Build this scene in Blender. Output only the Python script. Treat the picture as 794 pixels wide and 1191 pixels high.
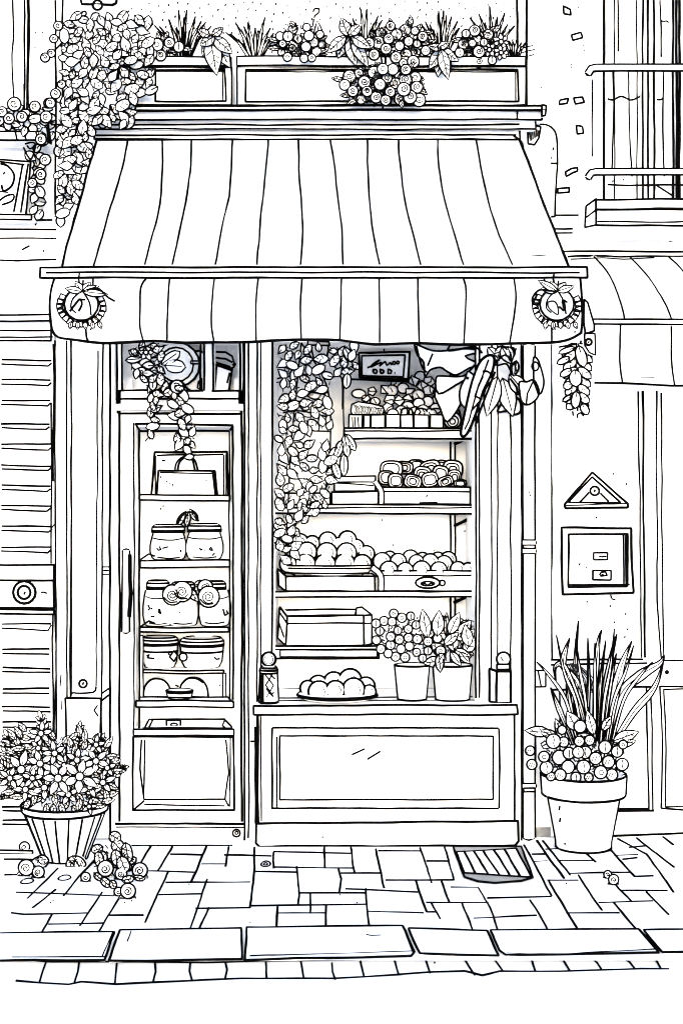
import bpy, math, random
from mathutils import Vector, noise
for o in list(bpy.data.objects): bpy.data.objects.remove(o)
S = bpy.context.scene
C = S.collection
R = math.radians
# ------------------------------------------------------------ camera, sky, sun, exposure
FX, EYE, DIST = 1659.0, 1.6, 7.0            # photo focal length in its pixels, eye height, distance to the shop front
cam = bpy.data.cameras.new('camera'); co = bpy.data.objects.new('camera', cam); C.objects.link(co)
co.location = (0, -DIST, EYE); co.rotation_euler = (R(90), 0, 0)
cam.sensor_fit = 'VERTICAL'; cam.sensor_height = 24; cam.lens = 24*FX/1191
cam.clip_start = .05; cam.clip_end = 2000
S.camera = co
SUN_EL, SUN_AZ = 10, 4                      # overcast: a wide soft sun behind the viewer
w = bpy.data.worlds.new('World'); S.world = w; w.use_nodes = True
nt = w.node_tree; bg = nt.nodes['Background']
sky = nt.nodes.new('ShaderNodeTexSky'); sky.sky_type = 'NISHITA'; sky.sun_disc = False
sky.air_density = .7; sky.dust_density = 2; sky.ozone_density = 2
sky.sun_elevation = R(SUN_EL); sky.sun_rotation = R(180-SUN_AZ)
nt.links.new(sky.outputs[0], bg.inputs[0]); bg.inputs[1].default_value = .15
sl = bpy.data.lights.new('sun', 'SUN'); sl.energy = 1.5; sl.angle = R(50); sl.color = (.97, .985, 1)
so = bpy.data.objects.new('sun', sl); C.objects.link(so); so.location = (0, -8, 8)
so.rotation_euler = (R(90-SUN_EL), 0, R(SUN_AZ))
S.view_settings.view_transform = 'Standard'; S.view_settings.look = 'None'
S.view_settings.gamma = 1; S.view_settings.exposure = 2.0
S.cycles.max_bounces = 8; S.cycles.diffuse_bounces = 6
S.cycles.use_denoising = True
S.render.film_transparent = False
S.cycles.filter_width = 1.1; S.cycles.transmission_bounces = 6

# ------------------------------------------------------------ materials: white painted, ink, pencil
def mat(name, c0, c1, scale, rough=.9):
    m = bpy.data.materials.new(name); m.use_nodes = True
    n = m.node_tree.nodes; l = m.node_tree.links; p = n['Principled BSDF']
    p.inputs['Roughness'].default_value = rough
    p.inputs['Specular IOR Level'].default_value = 0.0
    t = n.new('ShaderNodeTexNoise'); t.inputs['Scale'].default_value = scale
    g = n.new('ShaderNodeTexCoord'); l.new(g.outputs['Object'], t.inputs['Vector'])
    r = n.new('ShaderNodeValToRGB')
    r.color_ramp.elements[0].position = .35; r.color_ramp.elements[1].position = .65
    r.color_ramp.elements[0].color = (*c0, 1); r.color_ramp.elements[1].color = (*c1, 1)
    l.new(t.outputs[0], r.inputs[0]); l.new(r.outputs[0], p.inputs['Base Color'])
    return m
MW = mat('white_paint', (.85,)*3, (.88,)*3, 3)
MI = mat('black_ink', (.0005,)*3, (.0016,)*3, 120)
MP = mat('pencil_grey', (.006,)*3, (.018,)*3, 60)
MT = mat('pale_grey_wash', (.22,)*3, (.26,)*3, 12)
MS = mat('grey_card', (.74,)*3, (.78,)*3, 12)
MF = mat('white_awning_fabric', (.85,)*3, (.88,)*3, 40)   # thin cloth that lets daylight through
_n = MF.node_tree; _t = _n.nodes.new('ShaderNodeBsdfTranslucent'); _t.inputs[0].default_value = (.95, .95, .95, 1)
_x = _n.nodes.new('ShaderNodeMixShader'); _x.inputs[0].default_value = .85
_n.links.new(_n.nodes['Principled BSDF'].outputs[0], _x.inputs[1]); _n.links.new(_t.outputs[0], _x.inputs[2])
_n.links.new(_x.outputs[0], _n.nodes['Material Output'].inputs[0])
MATS = [MW, MI, MP, MT, MF, MS]
WHITE, INK, PEN, TONE, CLOTH, CARD = 0, 1, 2, 3, 4, 5

# ------------------------------------------------------------ photo pixel -> point on a real surface
def P(px, py, Y):
    s = (Y+DIST)/FX
    return Vector(((px-397)*s, Y, EYE+(595.5-py)*s))
def U(Y): return (Y+DIST)/FX                # metres per photo pixel at depth Y
def plane(p0, n):
    p0 = Vector(p0); n = Vector(n); c = Vector((0, -DIST, EYE))
    def f(px, py, lift=0):
        d = Vector(((px-397)/FX, 1, (595.5-py)/FX))
        t = (p0+n*lift-c).dot(n)/d.dot(n)
        return c+d*t
    return f
GR = plane((0, 0, 0), (0, 0, 1))
def on(surf, px, py):
    return surf(px, py) if callable(surf) else P(px, py, surf)
def depth(p): return p.y+DIST

def catmull(pts, n=6, closed=False):
    L = len(pts); out = []
    rng = range(L if closed else L-1)
    g = (lambda i: pts[i % L]) if closed else (lambda i: pts[max(0, min(L-1, i))])
    for i in rng:
        a, b, c, d = g(i-1), g(i), g(i+1), g(i+2)
        for k in range(n):
            t = k/n
            out.append(.5*((2*b)+(c-a)*t+(2*a-5*b+4*c-d)*t*t+(3*b-a-3*c+d)*t**3))
    if not closed: out.append(pts[-1].copy())
    return out

LW = 1.3
class B:
    def __init__(s): s.v = []; s.f = []; s.m = []
    def face(s, pts, m=WHITE):
        k = len(s.v); s.v += [Vector(p) for p in pts]; s.f.append(tuple(range(k, k+len(pts)))); s.m.append(m)
        return s
    # an ink stroke: a thin round ridge lying on the surface
    def tube(s, pts, w=2.0, closed=False, m=INK, wob=.55, n=5, taper=False, r=None, step=14, flat=False):
        pts = [Vector(p) for p in pts]
        if not flat:
            q = []
            L = len(pts)
            for i in range(L if closed else L-1):
                a, b = pts[i], pts[(i+1) % L]
                k = max(1, int((b-a).length/(step*U(0))))
                e = min(.45/k, 1.1*U(a.y)/max(1e-6, (b-a).length))
                for j in range(k):
                    q.append(a+(b-a)*(j/k))
                    if j == 0 and (i or closed): q.append(a+(b-a)*e)
                    if j == k-1 and (i < L-2 or closed): q.append(a+(b-a)*(1-e))
            if not closed: q.append(pts[-1])
            pts = q
        sd = Vector((random.random()*90, random.random()*90, random.random()*90))
        if wob:
            q = []
            for p in pts:
                nn = noise.noise_vector(p*4.5+sd)+.35*noise.noise_vector(p*17+sd)
                q.append(p+Vector((nn.x, 0, nn.z))*wob*1.9*U(p.y))
            pts = q
        L = len(pts)
        if L < 2: return s
        k0 = len(s.v)
        prev = None
        for i, p in enumerate(pts):
            if closed: t = pts[(i+1) % L]-pts[i-1]
            else: t = pts[min(L-1, i+1)]-pts[max(0, i-1)]
            if t.length < 1e-9: t = Vector((1, 0, 0))
            t.normalize()
            a = t.cross(Vector((0, 1, 0)))
            if a.length < .3: a = t.cross(Vector((0, 0, 1)))
            a.normalize(); b = t.cross(a).normalized()
            if prev and a.dot(prev) < -.2: a = -a; b = -b
            prev = a
            rr = r if r else (w*1.14+.5)*.5*U(p.y)*(1+.2*noise.noise(p*9+sd))
            if taper:
                e = i/(L-1)
                rr *= (.35+.65*min(1, min(e, 1-e)*5)) if taper == 2 else max(.25, 1-e*.8)
            for j in range(n):
                an = 2*math.pi*j/n
                s.v.append(p+(a*math.cos(an)+b*math.sin(an))*rr)
        for i in range(L if closed else L-1):
            i2 = (i+1) % L
            for j in range(n):
                j2 = (j+1) % n
                s.f.append((k0+i*n+j, k0+i*n+j2, k0+i2*n+j2, k0+i2*n+j)); s.m.append(m)
        if not closed:
            s.f.append(tuple(k0+j for j in range(n))); s.m.append(m)
            s.f.append(tuple(k0+(L-1)*n+j for j in range(n-1, -1, -1))); s.m.append(m)
        return s
    def ln(s, pts, surf, w=2.0, smooth=False, closed=False, m=INK, **k):
        q = [on(surf, *p) for p in pts]
        if smooth and len(q) > 2: q = catmull(q, 5, closed)
        return s.tube(q, w, closed, m, **k)
    def V(s, x, y0, y1, surf, w=2.0, **k): return s.ln([(x, y0), (x, y1)], surf, w, **k)
    def H(s, x0, x1, y, surf, w=2.0, **k): return s.ln([(x0, y), (x1, y)], surf, w, **k)
    def dot(s, px, py, surf, r=1.1, m=INK):
        p = on(surf, px, py); rr = r*U(p.y)
        s.tube([p+Vector((-rr*.7, 0, rr*.2)), p+Vector((rr*.7, 0, -rr*.2))], r*2, wob=0, m=m, n=5); return s
    def prism(s, pts, Y, t, ink=2.0, m=WHITE, back=0, edges=False, sides=True):
        a = [P(x, y, Y) for x, y in pts]; b = [p+Vector((0, t, 0)) for p in a]; L = len(a)
        s.face(a, m); s.face(b[::-1], m)
        if sides:
            for i in range(L): s.face([a[i], b[i], b[(i+1) % L], a[(i+1) % L]], m)
        if ink: s.tube(a, ink, True)
        if back: s.tube(b, back, True)
        if edges:
            for i in range(L): s.tube([a[i], b[i]], edges)
        return s
    def box(s, x0, y0, x1, y1, Y, t, ink=2.0, **k):
        return s.prism([(x0, y0), (x1, y0), (x1, y1), (x0, y1)], Y, t, ink, **k)
    def ring(s, c, rx, w=1.8, rz=None, axis='Y', n=16, **k):
        rz = rz or rx
        q = []
        for i in range(n):
            a = 2*math.pi*i/n
            if axis == 'Y': q.append(c+Vector((rx*math.cos(a), 0, rz*math.sin(a))))
            else: q.append(c+Vector((rx*math.cos(a), rz*math.sin(a), 0)))
        k.setdefault('wob', .25); k.setdefault('n', 4)
        return s.tube(q, w, True, flat=True, **k)
    def circ(s, px, py, surf, r, w=1.8, rz=None, **k):
        p = on(surf, px, py); u = U(p.y)
        return s.ring(p, r*u, w, (rz or r)*u, **k)
    def disc(s, px, py, Y, r, t=.02, w=1.8, rz=None, m=WHITE, n=18):
        rz = rz or r
        pts = [(px+r*math.cos(6.2832*i/n), py+rz*math.sin(6.2832*i/n)) for i in range(n)]
        s.prism(pts, Y, t, 0, m); s.circ(px, py, Y, r, w, rz, n=n); return s
    def ball(s, c, rx, w=1.8, rz=None, ry=None, seg=12, rings=8, wob=.2):
        rz = rz or rx; ry = ry or rx
        k = len(s.v)
        for i in range(rings+1):
            th = math.pi*i/rings
            for j in range(seg):
                a = 2*math.pi*j/seg
                s.v.append(c+Vector((rx*math.sin(th)*math.cos(a), ry*math.sin(th)*math.sin(a), rz*math.cos(th))))
        for i in range(rings):
            for j in range(seg):
                j2 = (j+1) % seg
                s.f.append((k+i*seg+j, k+(i+1)*seg+j, k+(i+1)*seg+j2, k+i*seg+j2)); s.m.append(WHITE)
        e = w*.45*U(c.y)
        if w: s.ring(c+Vector((0, -.1*ry, 0)), rx+e, w, rz+e, n=18, wob=wob)
        return s
    def bal(s, px, py, Y, r, w=1.8, rz=None):
        u = U(Y); return s.ball(P(px, py, Y), r*u, w, (rz or r)*u)
    # white round rod with ink along both edges
    def rod(s, pts, rp, w=1.8, smooth=False, cap=True):
        if smooth: pts = catmull([Vector(p) for p in pts], 5)
        pts = [Vector(p) for p in pts]
        r = rp*U(pts[0].y)
        s.tube(pts, m=WHITE, r=r, n=10, wob=0, flat=True)
        for sg in (-1, 1):
            q = []
            for i, p in enumerate(pts):
                t = (pts[min(len(pts)-1, i+1)]-pts[max(0, i-1)]).normalized()
                a = t.cross(Vector((0, 1, 0)))
                if a.length < .1: a = Vector((1, 0, 0))
                q.append(p+a.normalized()*(r+.3*w*U(p.y))*sg+Vector((0, -.3*r, 0)))
            s.tube(q, w, wob=.35)
        if cap:
            for i, j in ((0, 1), (-1, -2)):
                t = (pts[i]-pts[j]).normalized(); a = t.cross(Vector((0, 1, 0))).normalized()*r
                s.tube([pts[i]-a+t*r*.1, pts[i]+t*r*.5, pts[i]+a+t*r*.1], w, wob=0)
        return s
    # turned body; prof = (radius px, height px) from the bottom
    def lathe(s, px, c, prof, rings=(), w=1.8, seg=28, sides=True, open_top=False, sq=1):
        vd = Vector((c.x, c.y+DIST, 0)).normalized(); sd = Vector((vd.y, -vd.x, 0))
        u = U(c.y); k = len(s.v)
        for r, h in prof:
            for j in range(seg):
                a = 2*math.pi*j/seg
                s.v.append(c+Vector((r*u*math.cos(a), sq*r*u*math.sin(a), h*u)))
        for i in range(len(prof)-1):
            for j in range(seg):
                j2 = (j+1) % seg
                s.f.append((k+i*seg+j, k+i*seg+j2, k+(i+1)*seg+j2, k+(i+1)*seg+j)); s.m.append(WHITE)
        s.f.append(tuple(k+j for j in range(seg-1, -1, -1))); s.m.append(WHITE)
        if not open_top:
            s.f.append(tuple(k+(len(prof)-1)*seg+j for j in range(seg))); s.m.append(WHITE)
        for i in rings:
            r, h = prof[i]
            s.ring(c+Vector((0, 0, (h+(1.3 if i == 0 else 0))*u)), r*u+.25*w*u, w, (r*u+.25*w*u)*sq, axis='Z', n=seg)
        if sides:
            for sg in (-1, 1):
                s.tube([c+sd*(sg*(r+.3*w)*u)+Vector((0, 0, h*u)) for r, h in prof], w, wob=.25)
        return s
    # a leaf or petal: a small cupped blade with an inked rim and vein
    def leaf(s, base, ang, ln_, wd, w=1.5, vein=1, tilt=0.0, shape='leaf', hat=0, m=WHITE, N=5, lean=0.0):
        u = U(base.y); ln_ *= u; wd *= u*.5
        ax = Vector((math.cos(ang), -math.sin(lean), math.sin(ang)))
        ay = Vector((-math.sin(ang), tilt, math.cos(ang)))
        L, Rr = [], []
        for i in range(1, N+1):
            t = i/(N+1)
            if shape == 'leaf': k = math.sin(math.pi*t**.85)
            elif shape == 'round': k = math.sqrt(max(0, 1-(2*t-1)**2))*1.0
            elif shape == 'drop': k = math.sin(math.pi*t**1.5)
            else: k = 1-t*.85
            L.append(base+ax*ln_*t+ay*wd*k); Rr.append(base+ax*ln_*t-ay*wd*k)
        tip = base+ax*ln_
        mid = [base+ax*ln_*(i/(N+1))+Vector((0, -wd*.22, 0)) for i in range(1, N+1)]
        prev = [base, base, base]
        for i in range(N):
            if i == 0:
                s.face([base, mid[0], L[0]], m); s.face([base, Rr[0], mid[0]], m)
            else:
                s.face([mid[i-1], mid[i], L[i], L[i-1]], m); s.face([Rr[i-1], Rr[i], mid[i], mid[i-1]], m)
        s.face([mid[-1], tip, L[-1]], m); s.face([Rr[-1], tip, mid[-1]], m)
        s.tube([base]+L+[tip]+Rr[::-1], w, True, wob=.18, n=4, flat=True)
        if vein: s.tube([base]+mid[:max(2, int(N*vein))], w*.7, wob=.1, n=3, flat=True, m=PEN if vein < 1 else INK)
        for h in range(hat):
            t = (h+1)/(hat+1.5); sg = 1 if h % 2 else -1
            i = min(N-1, int(t*N))
            q = (L if sg > 0 else Rr)[min(N-1, i+1)]
            s.tube([mid[i]+Vector((0, -.001, 0)), mid[i].lerp(q, .8)+Vector((0, -.002, 0))], w*.55, wob=.05, n=3, flat=True, m=PEN)
        return s
    def lf(s, px, py, Y, ang, ln_, wd, **k):     # angle in degrees, 90 = up; (px,py) is the stalk end
        return s.leaf(P(px, py, Y), R(ang), ln_, wd, **k)
    def lfc(s, px, py, Y, ang, ln_, wd, **k):    # centred
        a = R(ang); return s.leaf(P(px-math.cos(a)*ln_/2, py+math.sin(a)*ln_/2, Y), a, ln_, wd, **k)
    def rose(s, px, py, Y, r, w=1.5, turns=1.6):
        u = U(Y); c = P(px, py, Y); s.ball(c, r*u, w, r*u, r*u*.4)
        q = []
        n = int(10*turns)
        for i in range(n+1):
            t = i/n; a = t*turns*6.28+px; rr = r*u*(.12+.58*t)
            yy = -r*u*.4*math.sqrt(max(0, 1-(rr/(r*u))**2))-.0015
            q.append(c+Vector((rr*math.cos(a), yy, rr*math.sin(a))))
        s.tube(q, w*.75, wob=.05, n=3, flat=True); return s
    def berry(s, px, py, Y, r, w=1.6, kind=0):
        u = U(Y); c = P(px, py, Y); s.ball(c, r*u, w, r*u, r*u*.4)
        def onb(dx, dz): return c+Vector((dx*r*u, -.4*r*u*math.sqrt(max(0, 1-dx*dx-dz*dz))-.001, dz*r*u))
        if kind == 0: s.tube([onb(.45*math.cos(a), .45*math.sin(a)) for a in (0, 1.05, 2.1, 3.14, 4.2, 5.2)], w*.6, True, wob=0, n=3, flat=True)
        elif kind == 1: s.tube([onb(-.1, .85), onb(.05, .3), onb(-.05, -.3), onb(.1, -.8)], w*.7, wob=0, n=3, flat=True)
        elif kind == 2:
            for k in (-.5, 0, .5): s.tube([onb(k-.2, -.5), onb(k+.2, .5)], w*.5, wob=0, n=3, flat=True, m=PEN)
        return s
    def daisy(s, px, py, Y, r, n=7, w=1.5, a0=0, wd=.62):
        for i in range(n):
            a = a0+360*i/n+random.uniform(-9, 9)
            s.lf(px+math.cos(R(a))*r*.18, py-math.sin(R(a))*r*.18, Y-.002*i, a, r*random.uniform(.75, 1), r*wd, w=w, vein=.5, lean=-.1)
        s.bal(px, py, Y-.02, r*.2, w); return s
    def hatch(s, x0, y0, x1, y1, surf, n=8, dx=3, dy=8, w=1.0, m=PEN):
        for _ in range(n):
            x = random.uniform(x0, x1); y = random.uniform(y0, y1)
            s.ln([(x, y), (x+dx*random.uniform(.3, 1.2), y+dy*random.uniform(.5, 1.1))], surf, w, m=m, n=3, taper=2)
        return s
    def cloth(s): s.m = [CLOTH if k == WHITE else k for k in s.m]; return s
    def build(s, name, parent=None, label=None, cat=None, group=None, kind=None, origin=None):
        if not s.v: return None
        if parent is not None:
            o0 = Vector(parent.get('_o', (0, 0, 0)))
        elif origin is not None: o0 = Vector(origin)
        else:
            xs = [p.x for p in s.v]; ys = [p.y for p in s.v]; zs = [p.z for p in s.v]
            o0 = Vector(((min(xs)+max(xs))/2, (min(ys)+max(ys))/2, min(zs)))
        me = bpy.data.meshes.new(name)
        me.from_pydata([tuple(p-o0) for p in s.v], [], s.f); 
        for m in MATS: me.materials.append(m)
        me.polygons.foreach_set('material_index', s.m); me.update()
        o = bpy.data.objects.new(name, me); C.objects.link(o)
        o['_o'] = tuple(o0)
        if parent is not None: o.parent = parent
        else: o.location = o0
        tagit(o, label, cat, group, kind)
        return o
def tagit(o, label=None, cat=None, group=None, kind=None):
    if label: o['label'] = label
    if cat: o['category'] = cat
    if group: o['group'] = group
    if kind: o['kind'] = kind
def thing(name, label, cat, loc, group=None):
    o = bpy.data.objects.new(name, None); C.objects.link(o); o.location = loc; o.empty_display_size = .1
    o['_o'] = tuple(loc); tagit(o, label, cat, group); return o
def sub(root): root['_o'] = root['_o']; return root
def inside(x, y, poly):
    r = False; n = len(poly)
    for i in range(n):
        x1, y1 = poly[i]; x2, y2 = poly[i-1]
        if (y1 > y) != (y2 > y) and x < (x2-x1)*(y-y1)/(y2-y1)+x1: r = not r
    return r
def scatter(poly, dmin, seed=1, tries=3000):
    rnd = random.Random(seed); xs = [p[0] for p in poly]; ys = [p[1] for p in poly]; out = []
    for _ in range(tries):
        x = rnd.uniform(min(xs), max(xs)); y = rnd.uniform(min(ys), max(ys))
        if inside(x, y, poly) and all((x-a)**2+(y-b)**2 > dmin*dmin for a, b in out): out.append((x, y))
    return out
def leafmass(b, poly, dmin, Y0, Y1, ln_, wd, seed=1, ang=(0, 360), w=1.5, shapes=('leaf', 'round'), vein=.6, hat=0, pv=.5):
    rnd = random.Random(seed)
    for x, y in scatter(poly, dmin, seed):
        Y = rnd.uniform(Y0, Y1)
        k = rnd.uniform(.75, 1.2)
        b.lfc(x, y, Y, rnd.uniform(*ang), ln_*k, wd*k, w=w, shape=rnd.choice(shapes), vein=vein if rnd.random() < pv else 0,
              tilt=rnd.uniform(-.25, .25), hat=hat if rnd.random() < .6 else 0)
random.seed(7)
ORD = ['first', 'second', 'third', 'fourth', 'fifth', 'sixth', 'seventh', 'eighth', 'ninth', 'tenth', 'eleventh', 'twelfth']
# ============================================================ GROUND
def quad_ground(b, x0, y0, x1, y1, z, m=WHITE):
    b.face([(x0, y0, z), (x1, y0, z), (x1, y1, z), (x0, y1, z)], m)
KY = GR(397, 1117).y                          # kerb edge
RZ = -.02                                     # the road lies a dropped kerb lower
b = B(); quad_ground(b, -300, -300, 300, KY, RZ-.0); b.build('road', kind='structure', origin=(0, -8, RZ))
b = B(); gp = plane((0, 0, .001), (0, 0, 1))
quad_ground(b, -60, KY, 60, 3, 0)
PAVE = [
 [(153,984),(270,983.5)], [(5,1018),(40,1017)], [(19,1038),(133,1042)], [(14,1062),(29,1064),(104,1062)], [(56,1075),(121,1074)],
 [(127,1065),(167,1065)], [(119,1038),(93,1077)], [(139,1044),(114,1085)], [(61,1063),(48,1085)], [(65,1035),(38,1056)],
 [(110,1001),(92,1020),(74,1042)], [(68,1010),(32,1045)], [(175,985),(163,1005)], [(201,985),(184,1012)], [(173,1013),(228,1015)],
 [(241,984),(222,1027)], [(198,994),(236,995)], [(234,1005),(264,1005)], [(266,985),(262,1008)], [(196,1014),(168,1073)],
 [(193,1027),(291,1026)], [(185,1041),(234,1040)], [(241,1023),(222,1079)], [(227,1057),(291,1056)], [(243,1056),(232,1079)],
 [(260,995),(316,996)], [(296,986),(296,1010),(291,1056)], [(318,991),(408,993)], [(318,991),(318,1010)], [(377,986),(378,1009)],
 [(297,1014),(345,1015)], [(318,1009),(411,1010)], [(408,986),(412,1015)], [(345,1008),(348,1042),(346,1053)], [(394,1011),(397,1022),(395,1037)],
 [(396,1016),(444,1016)], [(437,988),(447,1033)], [(440,990),(490,990)], [(488,986),(502,1027)], [(448,1024),(527,1024)],
 [(495,1002),(520,1002)], [(517,986),(528,1024)], [(348,1039),(425,1039)], [(402,1034),(486,1038)], [(361,1039),(361,1062)],
 [(425,1034),(429,1076)], [(292,1054),(425,1052)], [(323,1055),(322,1077)], [(323,1062),(379,1062)], [(379,1053),(379,1077)],
 [(428,1060),(493,1062)], [(483,1024),(496,1061)], [(513,1025),(522,1049)], [(495,1050),(530,1050)], [(496,1061),(507,1061)], [(502,1050),(512,1069)],
 [(609,983),(641,1042)], [(624,978),(655,1022)], [(631,978),(663,1018)], [(618,994),(635,994)], [(621,1002),(636,1001)], [(634,988),(652,987)],
 [(650,1001),(691,1001)], [(681,993),(692,1003)], [(660,1016),(733,1015)], [(706,985),(738,1020)], [(718,976),(752,994),(783,1038)],
 [(714,995),(742,994)], [(723,1000),(740,998)], [(731,986),(752,984)], [(740,975),(783,1009)], [(769,972),(783,983)], [(738,1020),(759,1019)],
 [(636,1024),(672,1024)], [(672,1018),(699,1059)], [(715,1029),(734,1049)], [(720,1036),(776,1036)], [(751,1038),(777,1064)], [(695,1050),(759,1048)],
 [(658,1062),(720,1062)], [(713,1050),(740,1081)], [(638,1025),(670,1079)], [(566,1045),(641,1043)], [(616,1047),(636,1080)], [(550,1068),(624,1065)],
 [(524,1032),(556,1032),(570,1056),(578,1081)], [(524,1050),(568,1050)], [(537,1051),(550,1083)],
 [(5,1000),(40,1000)], [(5,991),(36,992)]]
for q in PAVE: b.ln(q, gp, random.uniform(1.8, 2.5))
b.ring(gp(309, 1005), .021, 1.8, .05, axis='Z'); b.ring(gp(309, 1005), .009, 1.5, .02, axis='Z')
for x, y in ((32, 1025), (75, 1021)): b.ring(gp(x, y), .026, 1.6, .045, axis='Z')
for x, y in ((395,1041),(415,1050),(291,1073),(59,1050),(62,1048),(145,1050),(153,1048),(658,1028),(220,1029)): b.dot(x, y, gp, .9)
b.build('pavement', kind='structure', origin=(0, -1, 0))
# kerb stones with chamfer lines
b = B(); kp = plane((0, 0, .005), (0, 0, 1))
KERB = [[(-60,1086),(133,1084),(122,1117),(-80,1117)], [(139,1082),(281,1080),(281,1115.5),(127,1118)], [(287,1079),(468,1077),(481,1108),(478,1112),(285,1117)],
 [(475,1080),(566,1083),(580,1112),(488,1110)], [(570,1082),(742,1081),(765,1108),(588,1111),(581,1106)], [(748,1082),(1000,1078),(1040,1107),(770,1108)]]
KG = plane((0, 0, .004), (0, 0, 1))
for k in KERB:
    top = [KG(*p) for p in k]; bot = [Vector((p.x, p.y, 0)) for p in top]
    b.face(top); n = len(k)
    for i in range(n): b.face([top[i], bot[i], bot[(i+1) % n], top[(i+1) % n]])
    b.tube([p+Vector((0, 0, .001)) for p in top], 2.3, True)
b.ln([(14,1113),(122,1113)], kp, 1.2); b.ln([(290,1112),(480,1106)], kp, 1.1); b.ln([(152,1083),(148,1095)], kp, .9)
b.ln([(426,1087),(432,1088),(442,1087.5)], kp, 1.5); b.ln([(131,1084),(119,1112)], kp, 1.2)
b.ln([(470,1079),(482,1107)], kp, 1.4); b.ln([(588,1108),(640,1110),(762,1104)], kp, 1.2); b.ln([(745,1083),(768,1106)], kp, 1.4)
b.build('kerb', kind='structure')
# gutter row of setts on the road
b = B(); rp = plane((0, 0, RZ+.002), (0, 0, 1))
b.ln([(14,1116),(60,1119),(160,1119),(240,1120),(300,1118),(400,1117),(478,1114),(500,1113),(580,1115),(686,1111),(760,1108),(778,1108)], rp, 2.2)
b.ln([(18,1141),(45,1143),(80,1145),(95,1142),(135,1145),(197,1142),(280,1138),(388,1138),(423,1136),(460,1134),(500,1131),(540,1130),(560,1135),(580,1130),(650,1130),(745,1127),(778,1127)], rp, 2.0)
for j in ([(54,1119),(50,1130),(46,1143)],[(92,1119),(91,1130),(86,1144)],[(136,1121),(134,1144)],[(180,1118),(181,1130),(178,1142)],[(222,1120),(220,1130),(223,1141)],
 [(262,1119),(264,1128),(262,1139)],[(310,1118),(310,1138)],[(350,1117),(353,1137)],[(386,1120),(387,1130),(390,1139)],[(419,1116),(424,1136)],[(458,1115),(461,1127),(463,1133)],
 [(494,1114),(500,1132)],[(541,1117),(546,1126),(552,1134)],[(575,1117),(584,1130)],[(616,1111),(622,1130)],[(650,1110),(662,1129)],[(685,1112),(694,1120),(699,1127)],
 [(722,1113),(732,1119),(738,1127)],[(759,1110),(768,1127)]): b.ln(j, rp, 1.9)
q = [rp(-100, 1112, -.001), rp(1000, 1108, -.001), rp(1000, 1127, -.001), rp(-100, 1142, -.001)]
b.face(q); b.dot(505, 1120, rp); b.build('gutter', kind='structure')

# ============================================================ BUILDINGS
SB = thing('shop_building', 'white shop with tall glazed door, open display window and panelled counter front', 'building', (P(340, 975, .2).x, .2, 0))
def part(name, b, parent=SB, label=None): return b.build(name, parent, label=label)
# backing shell so that nothing is hollow
def wbox(b, x0, x1, y0, y1, z0, z1):
    v = [(x0,y0,z0),(x1,y0,z0),(x1,y1,z0),(x0,y1,z0),(x0,y0,z1),(x1,y0,z1),(x1,y1,z1),(x0,y1,z1)]
    for f in ((0,1,5,4),(1,2,6,5),(2,3,7,6),(3,0,4,7),(4,5,6,7),(3,2,1,0)): b.face([v[i] for i in f])
X = lambda px, Y=0: P(px, 0, Y).x
Z = lambda py, Y=0: P(0, py, Y).z
b = B()                                            # upper wall with stippled render
wbox(b, X(66, .1), X(622, .1), .1, 6, Z(400, .1), 5.6)
wbox(b, X(66, .6), X(622, .6), .62, 6, -.1, Z(400, .1)-.004)
YU = .095
b.V(601, -20, 122, YU, 2.4); b.V(612, -20, 122, YU, 2.4)
b.V(65, -10, 250, YU, 2.0); b.V(73, -10, 200, YU, 2.0)
rnd = random.Random(3)
for x, y in scatter([(128,2),(598,2),(598,62),(180,62),(128,20)], 8.6, 5, 3500): b.dot(x, y, YU, rnd.uniform(.7, 1.15))
for x, y in ((42,38),(41,55),(120,8),(150,13)): b.dot(x, y, YU, .8)
part('wall', b)
b = B()                                            # hanging bracket above the planters
b.prism([(92,-8),(137,-8),(135,4),(131,6),(95,5)], -.1, .2, 2.4); b.circ(113.5, 6, -.105, 5.5, 2.2); b.disc(113.5, 6, -.104, 4.6, .01, 0); part('sign_bracket', b)
# cornice
b = B()
b.box(128, 123, 634, 128, -.34, .44, 2.6); b.box(134, 129, 630, 139, -.31, .41, 1.9); b.H(60, 604, 145, -.285, 1.8)
b.box(108, 139.5, 622, 150, -.28, .38, 1.6); b.box(110, 151, 604, 162, -.25, .35, 2.0)
b.H(112, 600, 157, -.252, 1.9); b.prism([(630,122),(635,123),(634,134),(630,135)], -.345, .1, 2.2); b.V(601, 130, 139, -.312, 1.8)
part('cornice', b)
b = B(); b.prism([(613,144),(628,147),(626,160),(621,168),(614,167)], -.22, .3, 2.0)
for k in range(7): b.ln([(614+k*2, 148+k*.5), (617+k*1.3, 164-k)], -.223, 1.0, m=PEN)
b.ln([(597,158),(605,163),(608,172),(604,178)], -.256, 2.0, smooth=True); b.hatch(600, 160, 604, 170, -.256, 10, 3, 6, 1)
part('corner_bracket', b)
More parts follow.
